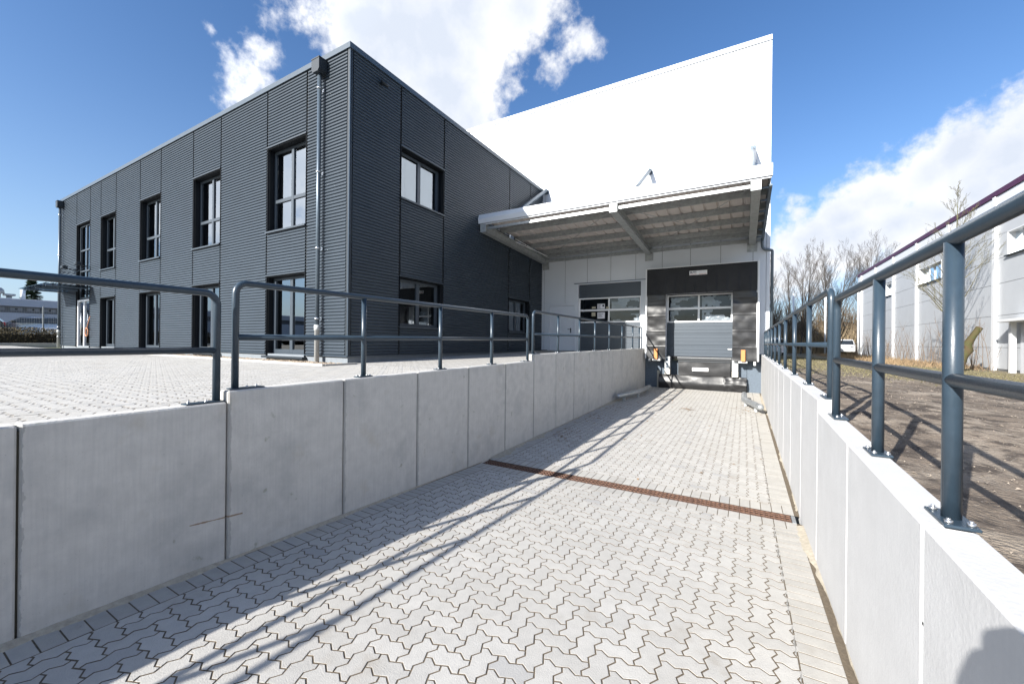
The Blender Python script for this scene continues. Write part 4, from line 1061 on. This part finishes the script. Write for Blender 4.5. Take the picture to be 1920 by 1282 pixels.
guide('bent galvanised pipe wheel guide standing beside the shaded left wall', ((-3.12, 11.55, .28), (-2.86, 12.95, .28), (-2.86, 14.62, .28)), [(-3.05, 11.95), (-2.86, 12.9), (-2.86, 14.2)])
guide('bent galvanised pipe wheel guide standing beside the sunlit right wall', ((.36, 11.45, .28), (.02, 12.8, .28), (.02, 14.2, .28)), [(.27, 11.85), (.05, 12.7), (.02, 13.9)])
# fallen leaves and twigs on the ramp
lm_ = MB(); rnd = random.Random(11)
for i in range(420):
    cx, cy, sp = rnd.choice([(-1.95, 12.6, .25), (-1.25, 11.3, .15), (-2.7, 11, .5), (-2.6, 13.8, .5), (-2.9, 9, .35), (.2, 12.6, .3), (-2.9, 7.2, .3), (-2.2, 14.8, .6), (-1, 9, 1.8), (.1, 11.6, .3)])
    x = rnd.gauss(cx, sp*.6); y = rnd.gauss(cy, sp); 
    if not (XL+.02 < x < XR-.03 and 5.3 < y < 15.7): continue
    s_ = rnd.uniform(.012, .035); a = rnd.random()*6.28; z = floor_z(y)+.006; ca, sa = math.cos(a)*s_, math.sin(a)*s_
    k = len(lm_.v); lm_.v += [(x+ca, y+sa, z), (x-sa*.5, y+ca*.5, z+.008), (x-ca, y-sa, z), (x+sa*.5, y-ca*.5, z+.004)]; lm_.face((k, k+1, k+2, k+3))
obj('leaf_litter', lm_, mat('dry_leaves', (.22, .14, .07), .9, island=.5), kind='stuff', recalc=False)

# ------------------------------------------------------------ neighbour hall on the right
nb = thing('neighbour_hall', (13, 30, .9), 'long light grey hall with purple roof edge and white pilasters behind the right railing', 'warehouse')
XN, NY0, NY1, ZN = 8.30, -8.0, 43.6, 7.35
pil = [22.45-4.03*7+4.03*k for k in range(0, 13)]
WINN = [(18.3+4.03*k, 20.6+4.03*k) for k in ()]
wins = [(15.6, 22.0-.25, 5.15, 6.02), (27.4, 30.25, 5.13, 6.02), (35.0, 36.3, 5.13, 5.95), (6.5, 12.0, 5.15, 6.02)]
mb = MB(); zs = [.98, 1.78, 2.98, 4.18, 5.13, 6.02, 7.0, ZN]
for k in range(len(zs)-1):
    za, zb = zs[k]+.008, zs[k+1]-.008
    segs = [(NY0, NY1)]
    if abs(zs[k]-5.13) < .01:
        segs = []; y = NY0
        for (a, b, _, _) in sorted(wins): segs.append((y, a)); y = b
        segs.append((y, NY1))
    for a, b in segs: mb.box(XN, XN+.12, a, b, za, zb)
obj('wall_front', mb, M_nwall, nb)
mb = MB(); mb.box(XN+.02, XN+.1, NY0+.05, NY1-.05, .98, 5.12); mb.box(XN+.02, XN+.1, NY0+.05, NY1-.05, 6.03, 7.3); obj('wall_seams', mb, M_lowd, nb)
mb = MB(); mb.box(XN+.13, XN+30, NY1-.12, NY1, .86, ZN); mb.box(XN+.13, XN+30, NY0, NY0+.12, .86, ZN); obj('end_wall', mb, M_nwall, nb)
mb = MB(); mb.box(XN+.13, XN+30, NY0+.13, NY1-.13, 7.2, 7.3); obj('roof', mb, M_dark, nb)
mb = MB(); mb.box(XN-.10, XN+.2, NY0-.1, NY1+.1, ZN+.14, ZN+.36, .01); obj('roof_edge', mb, M_purple, nb)
mb = MB(); mb.box(XN-.06, XN+.15, NY0-.05, NY1+.05, ZN-.30, ZN+.135, .005); obj('gutter_band', mb, M_white, nb)
mb = MB(); mb.box(XN+.01, XN+.1, NY0, NY1, .80, .975); obj('plinth', mb, M_lowd, nb)
for y in pil:
    mb = MB(); mb.box(XN-.10, XN-.002, y-.11, y+.11, .86, ZN+.20, .01); obj('pilaster', mb, M_white, nb)
for (a, b, z0, z1) in wins:
    mb = MB(); mb.box(XN-.01, XN+.25, a, a+.05, z0, z1); mb.box(XN-.01, XN+.25, b-.05, b, z0, z1); mb.box(XN-.01, XN+.25, a+.05, b-.05, z1-.04, z1)
    n = max(1, round((b-a)/.95))
    for i in range(n): yy = a+.05+(b-a-.1)*(i+.5)/n; mb.box(XN+.16, XN+.22, yy-.04, yy+.04, z0+.02, z1-.04)
    mb.box(XN+.15, XN+.22, a+.05, b-.05, z0+.02, z0+.07)
    wv_ = obj('window', mb, M_white, nb)
    mb = MB(); mb.poly([(XN+.19, a+.05, z0), (XN+.19, b-.05, z0), (XN+.19, b-.05, z1-.04), (XN+.19, a+.05, z1-.04)]); obj('pane', mb, M_glass, wv_, recalc=False)
    mb = MB(); mb.box(XN-.08, XN+.15, a-.03, b+.03, z0-.035, z0-.001); obj('sill', mb, M_dark, wv_)
mb = MB(); mb.box(XN+1.2, XN+1.3, NY0+1, NY1-1, .9, 7.1); obj('interior_walls', mb, M_inside, nb)
mb = MB(); mb.box(XN-.24, XN-.101, 20.85, 21.0, .86, 2.66, .005); mb.box(XN-.24, XN-.101, 19.2, 19.35, .86, 2.66, .005); mb.box(XN-.5, XN-.02, 19.1, 21.1, 2.67, 2.76, .01); dn = obj('side_door', mb, M_white, nb)
mb = MB(); mb.box(XN-.02, XN-.006, 19.36, 20.84, .9, 2.65); obj('door_leaf', mb, M_lowb, dn)
mb = MB(); mb.tube([(XN-.12, 43.2, .9), (XN-.12, 43.2, 6.8)], .07, 8); obj('downpipe', mb, M_white, nb)

# ------------------------------------------------------------ trees
def grow(seed, H, rad, levels, nb_, spread, first=.25, upward=.6, len_fac=.62, segs=5, taper=.55, wig=.06, conical=False):
    rnd = random.Random(seed); trunk = MB(); twig = MB()
    def branch(p, d, ln, r0, lv):
        mbx = trunk if lv == 0 else twig
        n = 8 if lv == 0 else (4 if lv < 3 else 3); pts = [p.copy()]; rs_ = [r0]; q = p.copy(); dd = d.copy()
        for i in range(n):
            dd = (dd + Vector((rnd.uniform(-1,1), rnd.uniform(-1,1), rnd.uniform(-.5,1)*.6))*wig*(1+lv*.8)).normalized()
            if lv > 0: dd = (dd + Vector((0,0,.05*upward))).normalized()
            q = q + dd*ln/n; pts.append(q.copy()); rs_.append(r0*(1-(i+1)/n*(1-taper*.4)) if lv == 0 else r0*(1-.8*(i+1)/n))
        mbx.tube(pts, rs_, 7 if lv == 0 else (4 if lv == 1 else 3), caps=False)
        if lv >= levels: return
        cnt = nb_[lv]
        for b in range(cnt):
            t = first + (1-first)*(b+rnd.random())/cnt if lv == 0 else .2+.8*(b+rnd.random())/cnt
            t = min(t, .99); i = min(int(t*n), n-1); fpos = pts[i].lerp(pts[i+1], t*n-i)
            base = (pts[i+1]-pts[i]).normalized(); az = rnd.random()*6.283
            side = base.orthogonal().normalized(); side.rotate(Matrix.Rotation(az, 3, base))
            ang = spread[lv]*rnd.uniform(.75, 1.25); nd = (base*math.cos(ang)+side*math.sin(ang)).normalized()
            nd = (nd+Vector((0,0,upward*.35))).normalized()
            L_ = ln*len_fac*rnd.uniform(.6, 1.1)*(1-.45*t if lv == 0 else 1-.3*t)
            if conical and lv == 0: L_ = ln*len_fac*(1-t)*1.1+.25
            branch(fpos, nd, L_, max(.0035, rs_[i]*rnd.uniform(.28, .48)), lv+1)
    branch(Vector((0,0,0)), Vector((0,0,1)), H, rad, 0)
    return trunk, twig
def make_tree(name, params, mt_t, mt_c, label, loc, sc_=1.0, rot=0.0, group=None):
    t, c_ = grow(**params)
    o = thing(name, (0,0,0), label, 'tree', group)
    a = obj('trunk', t, mt_t, o, recalc=False); b = obj('crown', c_, mt_c, o, recalc=False)
    o.location = loc; o.rotation_euler = (0,0,rot); o.scale = (sc_,)*3
    return o
def dup(o, loc, rot, s_, label=None):
    n_ = o.copy(); C.objects.link(n_); n_.location = loc; n_.rotation_euler = (0,0,rot); n_.scale = (s_,)*3
    if label: n_['label'] = label
    for ch in list(o.children):
        c_ = ch.copy(); C.objects.link(c_); c_.parent = n_
    return n_
GRP = 'tall bare trees behind the lawn'
protos = []
for k, sd in enumerate((3, 8, 21)):
    protos.append(make_tree('bare_tree', dict(seed=sd, H=10.2+k*.5, rad=.16, levels=4, nb_=[20, 9, 8, 6], spread=[.55, .5, .55, .6], first=.28, upward=.8, len_fac=.46, taper=.2), M_bark, M_twig,
        'tall bare deciduous tree in the row behind the lawn', [(3.6, 64, .9), (8.4, 61, .9), (13.2, 63, .9)][k], 1.0, 0, GRP))
rnd = random.Random(2)
for i, (x, y, s_) in enumerate([(1.6, 60, .86), (5.2, 66, 1.0), (6.7, 59, .95), (10.0, 67, 1.05), (11.4, 60, .93), (14.6, 68, 1.1), (16.0, 60, 1.0), (18.4, 64, 1.05), (3.0, 72, 1.08), (20.6, 61, 1.0), (7.6, 74, 1.15), (12.2, 75, 1.15), (1.2, 69, .95), (17.2, 76, 1.2), (23, 66, 1.1)]):
    dup(protos[i % 3], (x, y, .9), rnd.random()*6.28, s_)
for i, (x, y, s_) in enumerate([(2.3, 46, .50), (1.6, 51, .58), (4.9, 49, .45)]):
    dup(protos[(i+1) % 3], (x, y, .9), rnd.random()*6.28, s_)
make_tree('bare_tree', dict(seed=14, H=7.2, rad=.060, levels=4, nb_=[38, 9, 7, 4], spread=[.78, .5, .55, .6], first=.24, upward=.45, len_fac=.36, wig=.02, conical=True, taper=.15), M_barkg, mat('green_tinged_twigs', (.115, .105, .06), .9, var=.3, vs=3),
    'slender bare tree with lichen green branches in front of the grey neighbour hall', (7.15, 22.3, .9))
for i, (x, y, lab) in enumerate([(5.3, 33, 'upswept dark bare tree just left of the grey neighbour hall'), (3.75, 33.5, 'upswept dark bare tree between the two white flagpoles')]):
    make_tree('hornbeam_tree', dict(seed=30+i, H=4.3, rad=.10, levels=3, nb_=[30, 8, 4], spread=[.55, .45, .5], first=.18, upward=.9, len_fac=.42, wig=.03), M_bark, mat('dark_twigs', (.060, .050, .038), .9), lab, (x, y, .9))
# sawn leaning stump
mb = MB(); mb.tube([(6.80, 20.9, .80), (6.82, 20.9, 1.1), (6.93, 20.92, 1.45), (7.05, 20.95, 1.68), (7.03, 20.95, 1.88), (7.20, 21, 2.2), (7.36, 21, 2.50)], [.19, .14, .12, .15, .13, .095, .10], 10)
mb.tube([(6.98, 20.93, 1.78), (6.82, 20.9, 1.86), (6.66, 20.88, 1.84)], [.08, .06, .05], 7); mb.tube([(6.92, 20.9, 1.40), (6.78, 20.9, 1.55), (6.72, 20.88, 1.75)], [.05, .03, .02], 6)
obj('tree_stump', mb, M_stub, label='mossy sawn off leaning tree stump in front of the grey neighbour hall', cat='tree stump')
# brushwood and saplings
def thicket(name, n, xr, yr, hr, mt_, seed, zf, lean=.25, rr=(.010, .022), fork=4):
    rnd = random.Random(seed); mb = MB()
    for i in range(n):
        x = rnd.uniform(*xr); y = rnd.uniform(*yr); h = rnd.uniform(*hr); p = Vector((x, y, zf(x, y)-.05)); d = Vector((rnd.uniform(-lean, lean), rnd.uniform(-lean, lean), 1)).normalized()
        r_ = rnd.uniform(*rr); mid = p+d*h*.5; d2 = (d+Vector((rnd.uniform(-.2,.2), rnd.uniform(-.2,.2), 0))).normalized(); top = mid+d2*h*.5
        mb.tube([p, mid, top], [r_, r_*.7, r_*.2], 3, caps=False)
        for q in range(fork):
            t = rnd.uniform(.2, .9); b = p.lerp(mid, t*2) if t < .5 else mid.lerp(top, t*2-1); dd = (d+Vector((rnd.uniform(-1,1), rnd.uniform(-1,1), .1))*.6).normalized()
            mb.tube([b, b+dd*h*rnd.uniform(.12, .3)], [r_*.5, r_*.12], 3, caps=False)
    return obj(name, mb, mt_, kind='stuff', recalc=False)
thicket('brushwood', 1700, (.9, 24), (52, 58), (2.0, 5.6), M_brush, 4, lambda x, y: .9, rr=(.02, .05), fork=6)
thicket('brushwood', 900, (1.0, 16), (50, 53), (1.0, 3.2), mat('dry_grass_stems', (.26, .20, .12), .9, var=.3, vs=1), 41, lambda x, y: .9, rr=(.02, .05), fork=3)
thicket('hedge_saplings', 150, (7.3, 8.0), (20.8, 42), (.5, 2.3), mat('sapling_twigs', (.16, .115, .08), .9), 6, soil_z, rr=(.006, .014), fork=4)
thicket('dry_undergrowth', 2600, (5.2, 8.2), (22, 44), (.10, .42), mat('dry_undergrowth_stems', (.27, .19, .11), .9, var=.4, vs=3), 7, soil_z, lean=.9, rr=(.008, .016), fork=1)
mb = MB(); rnd = random.Random(77)
for i in range(6000):   # bank of earth and leaf under the brushwood
    x = rnd.uniform(.9, 24); y = rnd.uniform(53, 60); z = .9+rnd.random()**1.6*3.6; s_ = rnd.uniform(.08, .26); k = len(mb.v); a = rnd.random()*6.28
    n_ = Vector((rnd.uniform(-1,1), rnd.uniform(-1,1), rnd.uniform(-1,1))).normalized(); t1 = n_.orthogonal().normalized()*s_; t2 = n_.cross(t1)
    p = Vector((x, y, z)); mb.v += [tuple(p+t1), tuple(p+t2*.6), tuple(p-t1), tuple(p-t2*.6)]; mb.face((k, k+1, k+2, k+3))
obj('dead_foliage', mb, mat('dead_foliage_leaves', (.13, .095, .05), .9, island=.5), kind='stuff', recalc=False)
# grass tufts / litter on the lawn and soil
mb = MB(); rnd = random.Random(9)
for i in range(24000):
    y = 1.2 + (rnd.random()**.8)*22; x = rnd.uniform(.7, 7.5); lawn = (y-8.2)*.35+x*.12-.3 > rnd.random()
    z = soil_n(x, y); s_ = (rnd.uniform(.003, .011) if rnd.random() < .95 else rnd.uniform(.012, .022)) if not lawn else rnd.uniform(.015, .04); a = rnd.random()*6.28; ca, sa = math.cos(a)*s_, math.sin(a)*s_; k = len(mb.v)
    if lawn and rnd.random() < .8: mb.v += [(x-ca*.3, y-sa*.3, z), (x+ca*.3, y+sa*.3, z), (x+ca, y+sa, z+s_*1.6)]; mb.face((k, k+1, k+2), 0)
    else: mb.v += [(x+ca, y+sa, z+.004), (x-sa*.5, y+ca*.5, z+.012), (x-ca, y-sa, z+.004), (x+sa*.4, y-ca*.4, z+.008)]; mb.face((k, k+1, k+2, k+3), 1)
obj('lawn_litter', mb, [mat('thin_grass', (.13, .115, .06), .9, island=.4), mat('wood_chips', (.24, .20, .16), .9, island=.5)], kind='stuff', recalc=False)
# flagpoles
for (x, y, h, lab) in ((4.34, 50, 6.0, 'white pole just right of the hall corner downpipe'), (6.95, 50, 5.8, 'white pole left of the upswept dark tree beside the neighbour hall')):
    mb = MB(); mb.tube([(x, y, .9), (x, y, .9+h)], [.085, .075], 10); t = thing('flagpole', (x, y, .9), lab, 'pole', 'white poles behind the lawn'); obj('pole', mb, M_white, t)
    mb = MB(); mb.tube([(x, y, .9+h), (x, y, .9+h+.10)], [.095, .03], 10); obj('pole_cap', mb, M_white, t)

# ------------------------------------------------------------ cars
def car(name, loc, rot, paint, label, group=None):
    t = thing(name, (0,0,0), label, 'car', group)
    side = [(-2.05,.35),(-2.10,.60),(-2.05,.78),(-1.25,.95),(-.62,1.38),(-.2,1.47),(.9,1.48),(1.55,1.40),(1.98,.98),(2.08,.80),(2.10,.45),(2.02,.30),(1.70,.26),(1.62,.50),(1.38,.64),(1.10,.50),(1.02,.26),(-.98,.24),(-1.06,.50),(-1.32,.64),(-1.58,.50),(-1.66,.26)]
    mb = MB(); n = len(side)
    rings = [(-.86, 0), (-.80, 1), (.80, 1), (.86, 0)]
    for (yy, full) in ((-.80, 0), (-.86, 1), (.86, 1), (.80, 0)):
        for (x, z) in side:
            k_ = 1.0 if z < .96 else 1-(z-.96)*.42
            mb.v.append((x*(1 if full else .985), yy*k_, z if full else z*(.985 if z > 1 else 1)))
    for a in range(3):
        for i in range(n): j = (i+1) % n; mb.face((a*n+i, a*n+j, (a+1)*n+j, (a+1)*n+i), 0, False)
    mb.face(tuple(range(n))); mb.face(tuple(range(3*n, 4*n)))
    b = obj('body', mb, paint, t)
    wm = MB()
    for sgn in (-1, 1):
        pts = [(-1.08,1.00),(-.58,1.33),(.95,1.40),(1.45,1.33),(1.75,1.02)]
        wm.poly([(x, sgn*(.865*(1-(z-.96)*.42)), z) for x, z in pts])
    wm.poly([(-1.22, -.78, .975), (-1.22, .78, .975), (-.66, .66, 1.37), (-.66, -.66, 1.37)])
    wm.poly([(1.60, -.66, 1.375), (1.60, .66, 1.375), (2.00, .76, 1.0), (2.00, -.76, 1.0)])
    obj('windows', wm, mat('car_glass', (.02, .025, .03), .05), t, recalc=False)
    for x in (-1.32, 1.38):
        for sgn in (-1, 1):
            mb = MB(); mb.tube([(x, sgn*.68, .31), (x, sgn*.87, .31)], .31, 20); wh = obj('wheel', mb, M_tyre, t)
            mb = MB(); mb.tube([(x, sgn*.86, .31), (x, sgn*.885, .31)], .19, 14); obj('rim', mb, M_bolt, wh)
    for sgn in (-1, 1):
        mb = MB(); mb.box(1.96, 2.10, sgn*.60-.18, sgn*.60+.22*0+.18, .78, 1.02, .03); obj('tail_light', mb, M_tl, t)
        mb = MB(); mb.box(-2.09, -1.95, sgn*.62-.15, sgn*.62+.15, .62, .78, .03); obj('headlight', mb, M_bolt, t)
        mb = MB(); mb.box(-.98, -.82, sgn*.93-.08, sgn*.93+.08, 1.02, 1.16, .03); obj('mirror', mb, M_tyre, t)
    t.location = loc; t.rotation_euler = (0, 0, rot)
    return t
CG = 'cars parked beyond the hedge'
car('parked_car', (-42.0, 7.75, 1.73), R(62), M_carsil, 'silver hatchback with red tail lights parked beyond the hedge and mesh fence', CG)
car('parked_car', (-44.0, 10.3, 1.72), R(75), M_cardk, 'dark car parked right behind the silver hatchback', CG)
car('parked_car', (-42.3, 4.3, 1.72), R(75), M_cardk, 'black car half cut off by the left edge of the photo', CG)
car('parked_car', (8.3, 49.5, .9), R(80), M_carwh, 'white car parked at the corner of the grey neighbour hall', 'white cars beyond the lawn')
car('parked_car', (2.0, 41, .9), R(80), M_carwh, 'white car glimpsed far off beside the big hall, through the far railing', 'white cars beyond the lawn')

# ------------------------------------------------------------ left background
hg = MB(); rnd = random.Random(12)
for i in range(26000):
    y = rnd.uniform(-7, 11.5); x = -36+rnd.gauss(0, .38); z = 1.3+rnd.random()**.75*1.02+.05*math.sin(y*2.3)
    s_ = rnd.uniform(.02, .055); n_ = Vector((rnd.uniform(-1,1), rnd.uniform(-1,1), rnd.uniform(-1,1))).normalized(); t1 = n_.orthogonal().normalized()*s_; t2 = n_.cross(t1)
    p = Vector((x, y, z)); k = len(hg.v); hg.v += [tuple(p+t1), tuple(p+t2*.6), tuple(p-t1), tuple(p-t2*.6)]; hg.face((k, k+1, k+2, k+3))
for i in range(900):
    y = rnd.uniform(-7, 11.5); x = -36+rnd.gauss(0, .3); hg.tube([(x, y, 1.2), (x+rnd.uniform(-.2, .2), y+rnd.uniform(-.2, .2), 1.2+rnd.uniform(.7, 1.12))], [.010, .003], 3, caps=False)
hd = thing('hedge', (-36, 2, 1.25), 'clipped brown green hedge at the left edge below the mesh fence', 'hedge'); obj('foliage', hg, M_hedge, hd, recalc=False)
mb = MB(); mb.box(-36.35, -35.65, -7, 11.4, 1.2, 1.95); obj('shade_core', mb, mat('hedge_shadow', (.03, .024, .014), .9, var=.4, vs=9), hd)  # solid core: the shade inside the hedge painted in as dark colour
mb = MB(); mb.box(-35.0, -34.8, -8, 12, 1.2, 1.45, .02); obj('hedge_kerb', mb, M_kerb, kind='structure')
mf = thing('mesh_fence', (-38, 2, 1.25), 'grey welded mesh fence behind the hedge on the left', 'fence')
mb = MB(); y = -8.0
while y < 14:
    mb.box(-38.003, -37.997, y-.0022, y+.0022, 1.3, 3.60); y += .10
for z in [1.35+.2*k for k in range(12)]: mb.box(-38.012, -38.006, -8, 14, z-.004, z+.004)
obj('mesh', mb, M_galvd, mf)
for y in (-7.9, -5.4, -2.9, -.4, 2.1, 4.65, 7.18, 9.7, 12.2):
    mb = MB(); mb.box(-38.06, -38.013, y-.035, y+.035, 1.2, 3.72, .005); obj('post', mb, M_galvd, mf)
lbz = thing('factory_building', (-80, 10, 1.2), 'low white factory with dark window band and roof vents far left', 'building')
mb = MB(); mb.box(-95, -70, -60, 60, 1.0, 4.45); mb.box(-94.9, -70.4, -60, 60, 4.45, 5.15); mb.box(-95, -69.8, -60.1, 60.1, 5.15, 6.02, .05)
obj('wall', mb, M_lowb, lbz)
mb = MB(); mb.box(-70.38, -70.30, -59, 59, 4.48, 5.12); bd = obj('window_band', mb, M_lowd, lbz)
mb = MB()
for i in range(-20, 28): mb.box(-70.29, -70.24, i*1.25-.45, i*1.25+.45, 4.72, 5.08)
obj('pane', mb, mat('band_panels', (.22, .23, .25), .4), bd)
mb = MB()
for i in range(-20, 28): mb.tube([(-70.23, i*1.25, 4.88), (-70.2, i*1.25, 4.88)], .10, 8)
obj('fan_opening', mb, M_black, bd)
for (y, r_, z1, kd) in ((10.15, .36, 6.62, 0), (11.0, .30, 6.5, 1)):
    mb = MB()
    if kd == 0: mb.tube([(-72, y, 6.0), (-72, y, 6.6)], .26, 14); mb.tube([(-72, y, 6.58), (-72, y, 6.62), (-72, y, 7.05), (-72, y, 7.25)], [.3, .55, .50, .32], 16)
    else: mb.tube([(-72, y, 6.0), (-72, y, 6.4)], .22, 12); mb.box(-72.5, -71.5, y-.42, y+.42, 6.4, 6.62, .05)
    obj('roof_vent', mb, M_galvd, lbz)
mb = MB(); mb.tube([(-72, 9.2, 6), (-72, 9.2, 6.75)], .14, 10); mb.tube([(-72, 9.2, 6.6), (-72, 9.2, 6.85)], .2, 10); obj('roof_vent', mb, M_galvd, lbz)
mb = MB(); mb.tube([(-72, 12.0, 6), (-72, 12.0, 7.2)], .20, 14); obj('chimney', mb, M_white, lbz)
# far wooded rise and conifer
mb = MB(); rnd = random.Random(31)
for i in range(7000):
    y = rnd.uniform(-60, 110); x = -190+rnd.gauss(0, 8); hmax = 11+3*mn.noise(Vector((y*.05, 0, 0)))+2*mn.noise(Vector((y*.3, 1, 0))); z = 1+rnd.random()**.6*hmax; s_ = rnd.uniform(.5, 1.3)
    n_ = Vector((rnd.uniform(-1,1), rnd.uniform(-1,1), rnd.uniform(-1,1))).normalized(); t1 = n_.orthogonal().normalized()*s_; t2 = n_.cross(t1)
    p = Vector((x, y, z)); k = len(mb.v); mb.v += [tuple(p+t1), tuple(p+t2*.6), tuple(p-t1), tuple(p-t2*.6)]; mb.face((k, k+1, k+2, k+3))
obj('far_woodland', mb, M_wood, kind='stuff', recalc=False)
mb = MB(); rnd = random.Random(32)
for i in range(2600):
    t = rnd.random(); z = 2+t*10.2; rr_ = (1-t)*2.9+.15; a = rnd.random()*6.28; q = rnd.random()**.5*rr_; s_ = rnd.uniform(.12, .30); p = Vector((-103+q*math.cos(a), 18.1+q*math.sin(a), z-q*.35))
    n_ = Vector((rnd.uniform(-.4,.4), rnd.uniform(-.4,.4), 1)).normalized(); t1 = n_.orthogonal().normalized()*s_*1.6; t2 = n_.cross(t1)*.5; k = len(mb.v)
    mb.v += [tuple(p+t1), tuple(p+t2), tuple(p-t1), tuple(p-t2)]; mb.face((k, k+1, k+2, k+3))
ct = thing('conifer_tree', (-103, 18.1, 1.2), 'dark green conifer rising behind the low white factory', 'tree'); obj('crown', mb, M_pine, ct, recalc=False)
mb = MB(); mb.tube([(-103, 18.1, 1), (-103, 18.1, 11.8)], [.25, .04], 8); obj('trunk', mb, M_bark, ct)
# ------------------------------------------------------------ the photographer (out of frame, casts the soft shadow on the right wall)
def P3(l_, d_, z_): 
    v = Vector((math.cos(YAW), math.sin(YAW), 0))*l_ + Vector((-math.sin(YAW), math.cos(YAW), 0))*d_; return Vector((v.x, v.y, z_))
fzp = floor_z(-.4)
J = {'pel': (.05,-.44,1.10,.13), 'wai': (.05,-.43,1.28,.125), 'che': (.05,-.40,1.47,.14), 'nec': (.05,-.34,1.63,.055), 'chi': (.045,-.29,1.70,.062), 'hea': (.04,-.27,1.79,.088), 'cro': (.04,-.285,1.87,.070),
     'lsh': (-.13,-.38,1.56,.065), 'lel': (-.26,-.24,1.42,.045), 'lwr': (-.155,-.105,1.76,.030), 'lpa': (-.135,-.085,1.83,.036),
     'rsh': (.23,-.38,1.56,.065), 'rel': (.34,-.25,1.45,.045), 'rwr': (.15,-.135,1.75,.030), 'rpa': (.11,-.12,1.81,.036),
     'lhi': (-.05,-.44,1.02,.095), 'lkn': (-.07,-.40,.66,.060), 'lan': (-.08,-.47,fzp+.09,.042), 'lto': (-.10,-.26,fzp+.035,.032),
     'rhi': (.15,-.44,1.02,.095), 'rkn': (.18,-.42,.66,.060), 'ran': (.20,-.50,fzp+.09,.042), 'rto': (.23,-.30,fzp+.035,.032)}
E_ = [('pel','wai'),('wai','che'),('che','nec'),('nec','chi'),('chi','hea'),('hea','cro'),('che','lsh'),('lsh','lel'),('lel','lwr'),('lwr','lpa'),('che','rsh'),('rsh','rel'),('rel','rwr'),('rwr','rpa'),
      ('pel','lhi'),('lhi','lkn'),('lkn','lan'),('lan','lto'),('pel','rhi'),('rhi','rkn'),('rkn','ran'),('ran','rto')]
for sd, sg_ in (('l', 1), ('r', -1)):
    pl, pd_, pz, _ = J[sd+'pa']
    for q in range(4):
        a = '%sf%d' % (sd, q); J[a+'a'] = (pl+sg_*.012, pd_+.012, pz+.030-.018*q+.012, .010); J[a+'b'] = (pl+sg_*.045, pd_+.022, pz+.034-.018*q+.010, .009); J[a+'c'] = (pl+sg_*.068, pd_+.010, pz+.032-.017*q+.006, .008)
        E_ += [(sd+'pa', a+'a'), (a+'a', a+'b'), (a+'b', a+'c')]
    a = sd+'th'; J[a+'a'] = (pl+sg_*.022, pd_-.022, pz-.012, .012); J[a+'b'] = (pl+sg_*.050, pd_-.028, pz-.002, .010); E_ += [(sd+'pa', a+'a'), (a+'a', a+'b')]
def skinned(name, keys, grow_, mt_, parent):
    idx = {k: i for i, k in enumerate(keys)}; me = bpy.data.meshes.new(name)
    o_ = Vector(parent.location); me.from_pydata([P3(*J[k][:3])-o_ for k in keys], [(idx[a], idx[b]) for a, b in E_ if a in idx and b in idx], [])
    me.materials.append(mt_); ob = bpy.data.objects.new(name, me); C.objects.link(ob); ob.parent = parent
    mod = ob.modifiers.new('skin', 'SKIN'); sv = me.skin_vertices[0].data if me.skin_vertices else None
    if sv is None:
        bpy.context.view_layer.update(); me.attributes
    for i, k in enumerate(keys): me.skin_vertices[0].data[i].radius = (J[k][3]+grow_,)*2
    me.skin_vertices[0].data[0].use_root = True
    ob.modifiers.new('sub', 'SUBSURF').levels = 2; ob.modifiers['sub'].render_levels = 2
    return ob
pt = thing('person', tuple(P3(.05, -.44, fzp)), 'person in dark clothes standing behind the viewpoint, raising a camera with both hands', 'person')
skinned('body', list(J), 0, M_skin, pt)
skinned('clothes', ['pel','wai','che','lsh','lel','rsh','rel','lhi','lkn','lan','rhi','rkn','ran'], .014, M_cloth, pt)
cb = MB(); A_ = P3(-.005, -.075, 1.845)
for (l0, l1, d0, d1, z0, z1) in ((-.105, .075, -.12, -.045, 1.775, 1.885), (-.075, .005, -.115, -.045, 1.86, 1.930)):
    k = len(cb.v); cb.v += [tuple(P3(l_, d_, z_)) for z_ in (z0, z1) for d_ in (d0, d1) for l_ in (l0, l1)]
    for q in ((0,2,3,1),(4,5,7,6),(0,1,5,4),(2,6,7,3),(0,4,6,2),(1,3,7,5)): cb.face(tuple(k+i for i in q))
pc_ = obj('photo_camera', cb, M_tyre, label='black camera held up in both hands by the person behind the viewpoint', cat='camera')
bv = pc_.modifiers.new('bevel', 'BEVEL'); bv.width = .022; bv.segments = 4
ORD = ['first', 'second', 'third', 'fourth', 'fifth', 'sixth', 'seventh', 'eighth', 'ninth', 'tenth', 'eleventh', 'twelfth', 'thirteenth', 'fourteenth', 'fifteenth', 'sixteenth', 'seventeenth', 'eighteenth', 'nineteenth', 'twentieth', 'twenty-first', 'twenty-second']
row = sorted([o for o in C.objects if o.get('group') == GRP], key=lambda o: o.location.x/o.location.y)
for i, o in enumerate(row): o['label'] = '%s bare tree from the left in the row behind the lawn' % ORD[i]
bpy.context.view_layer.update()
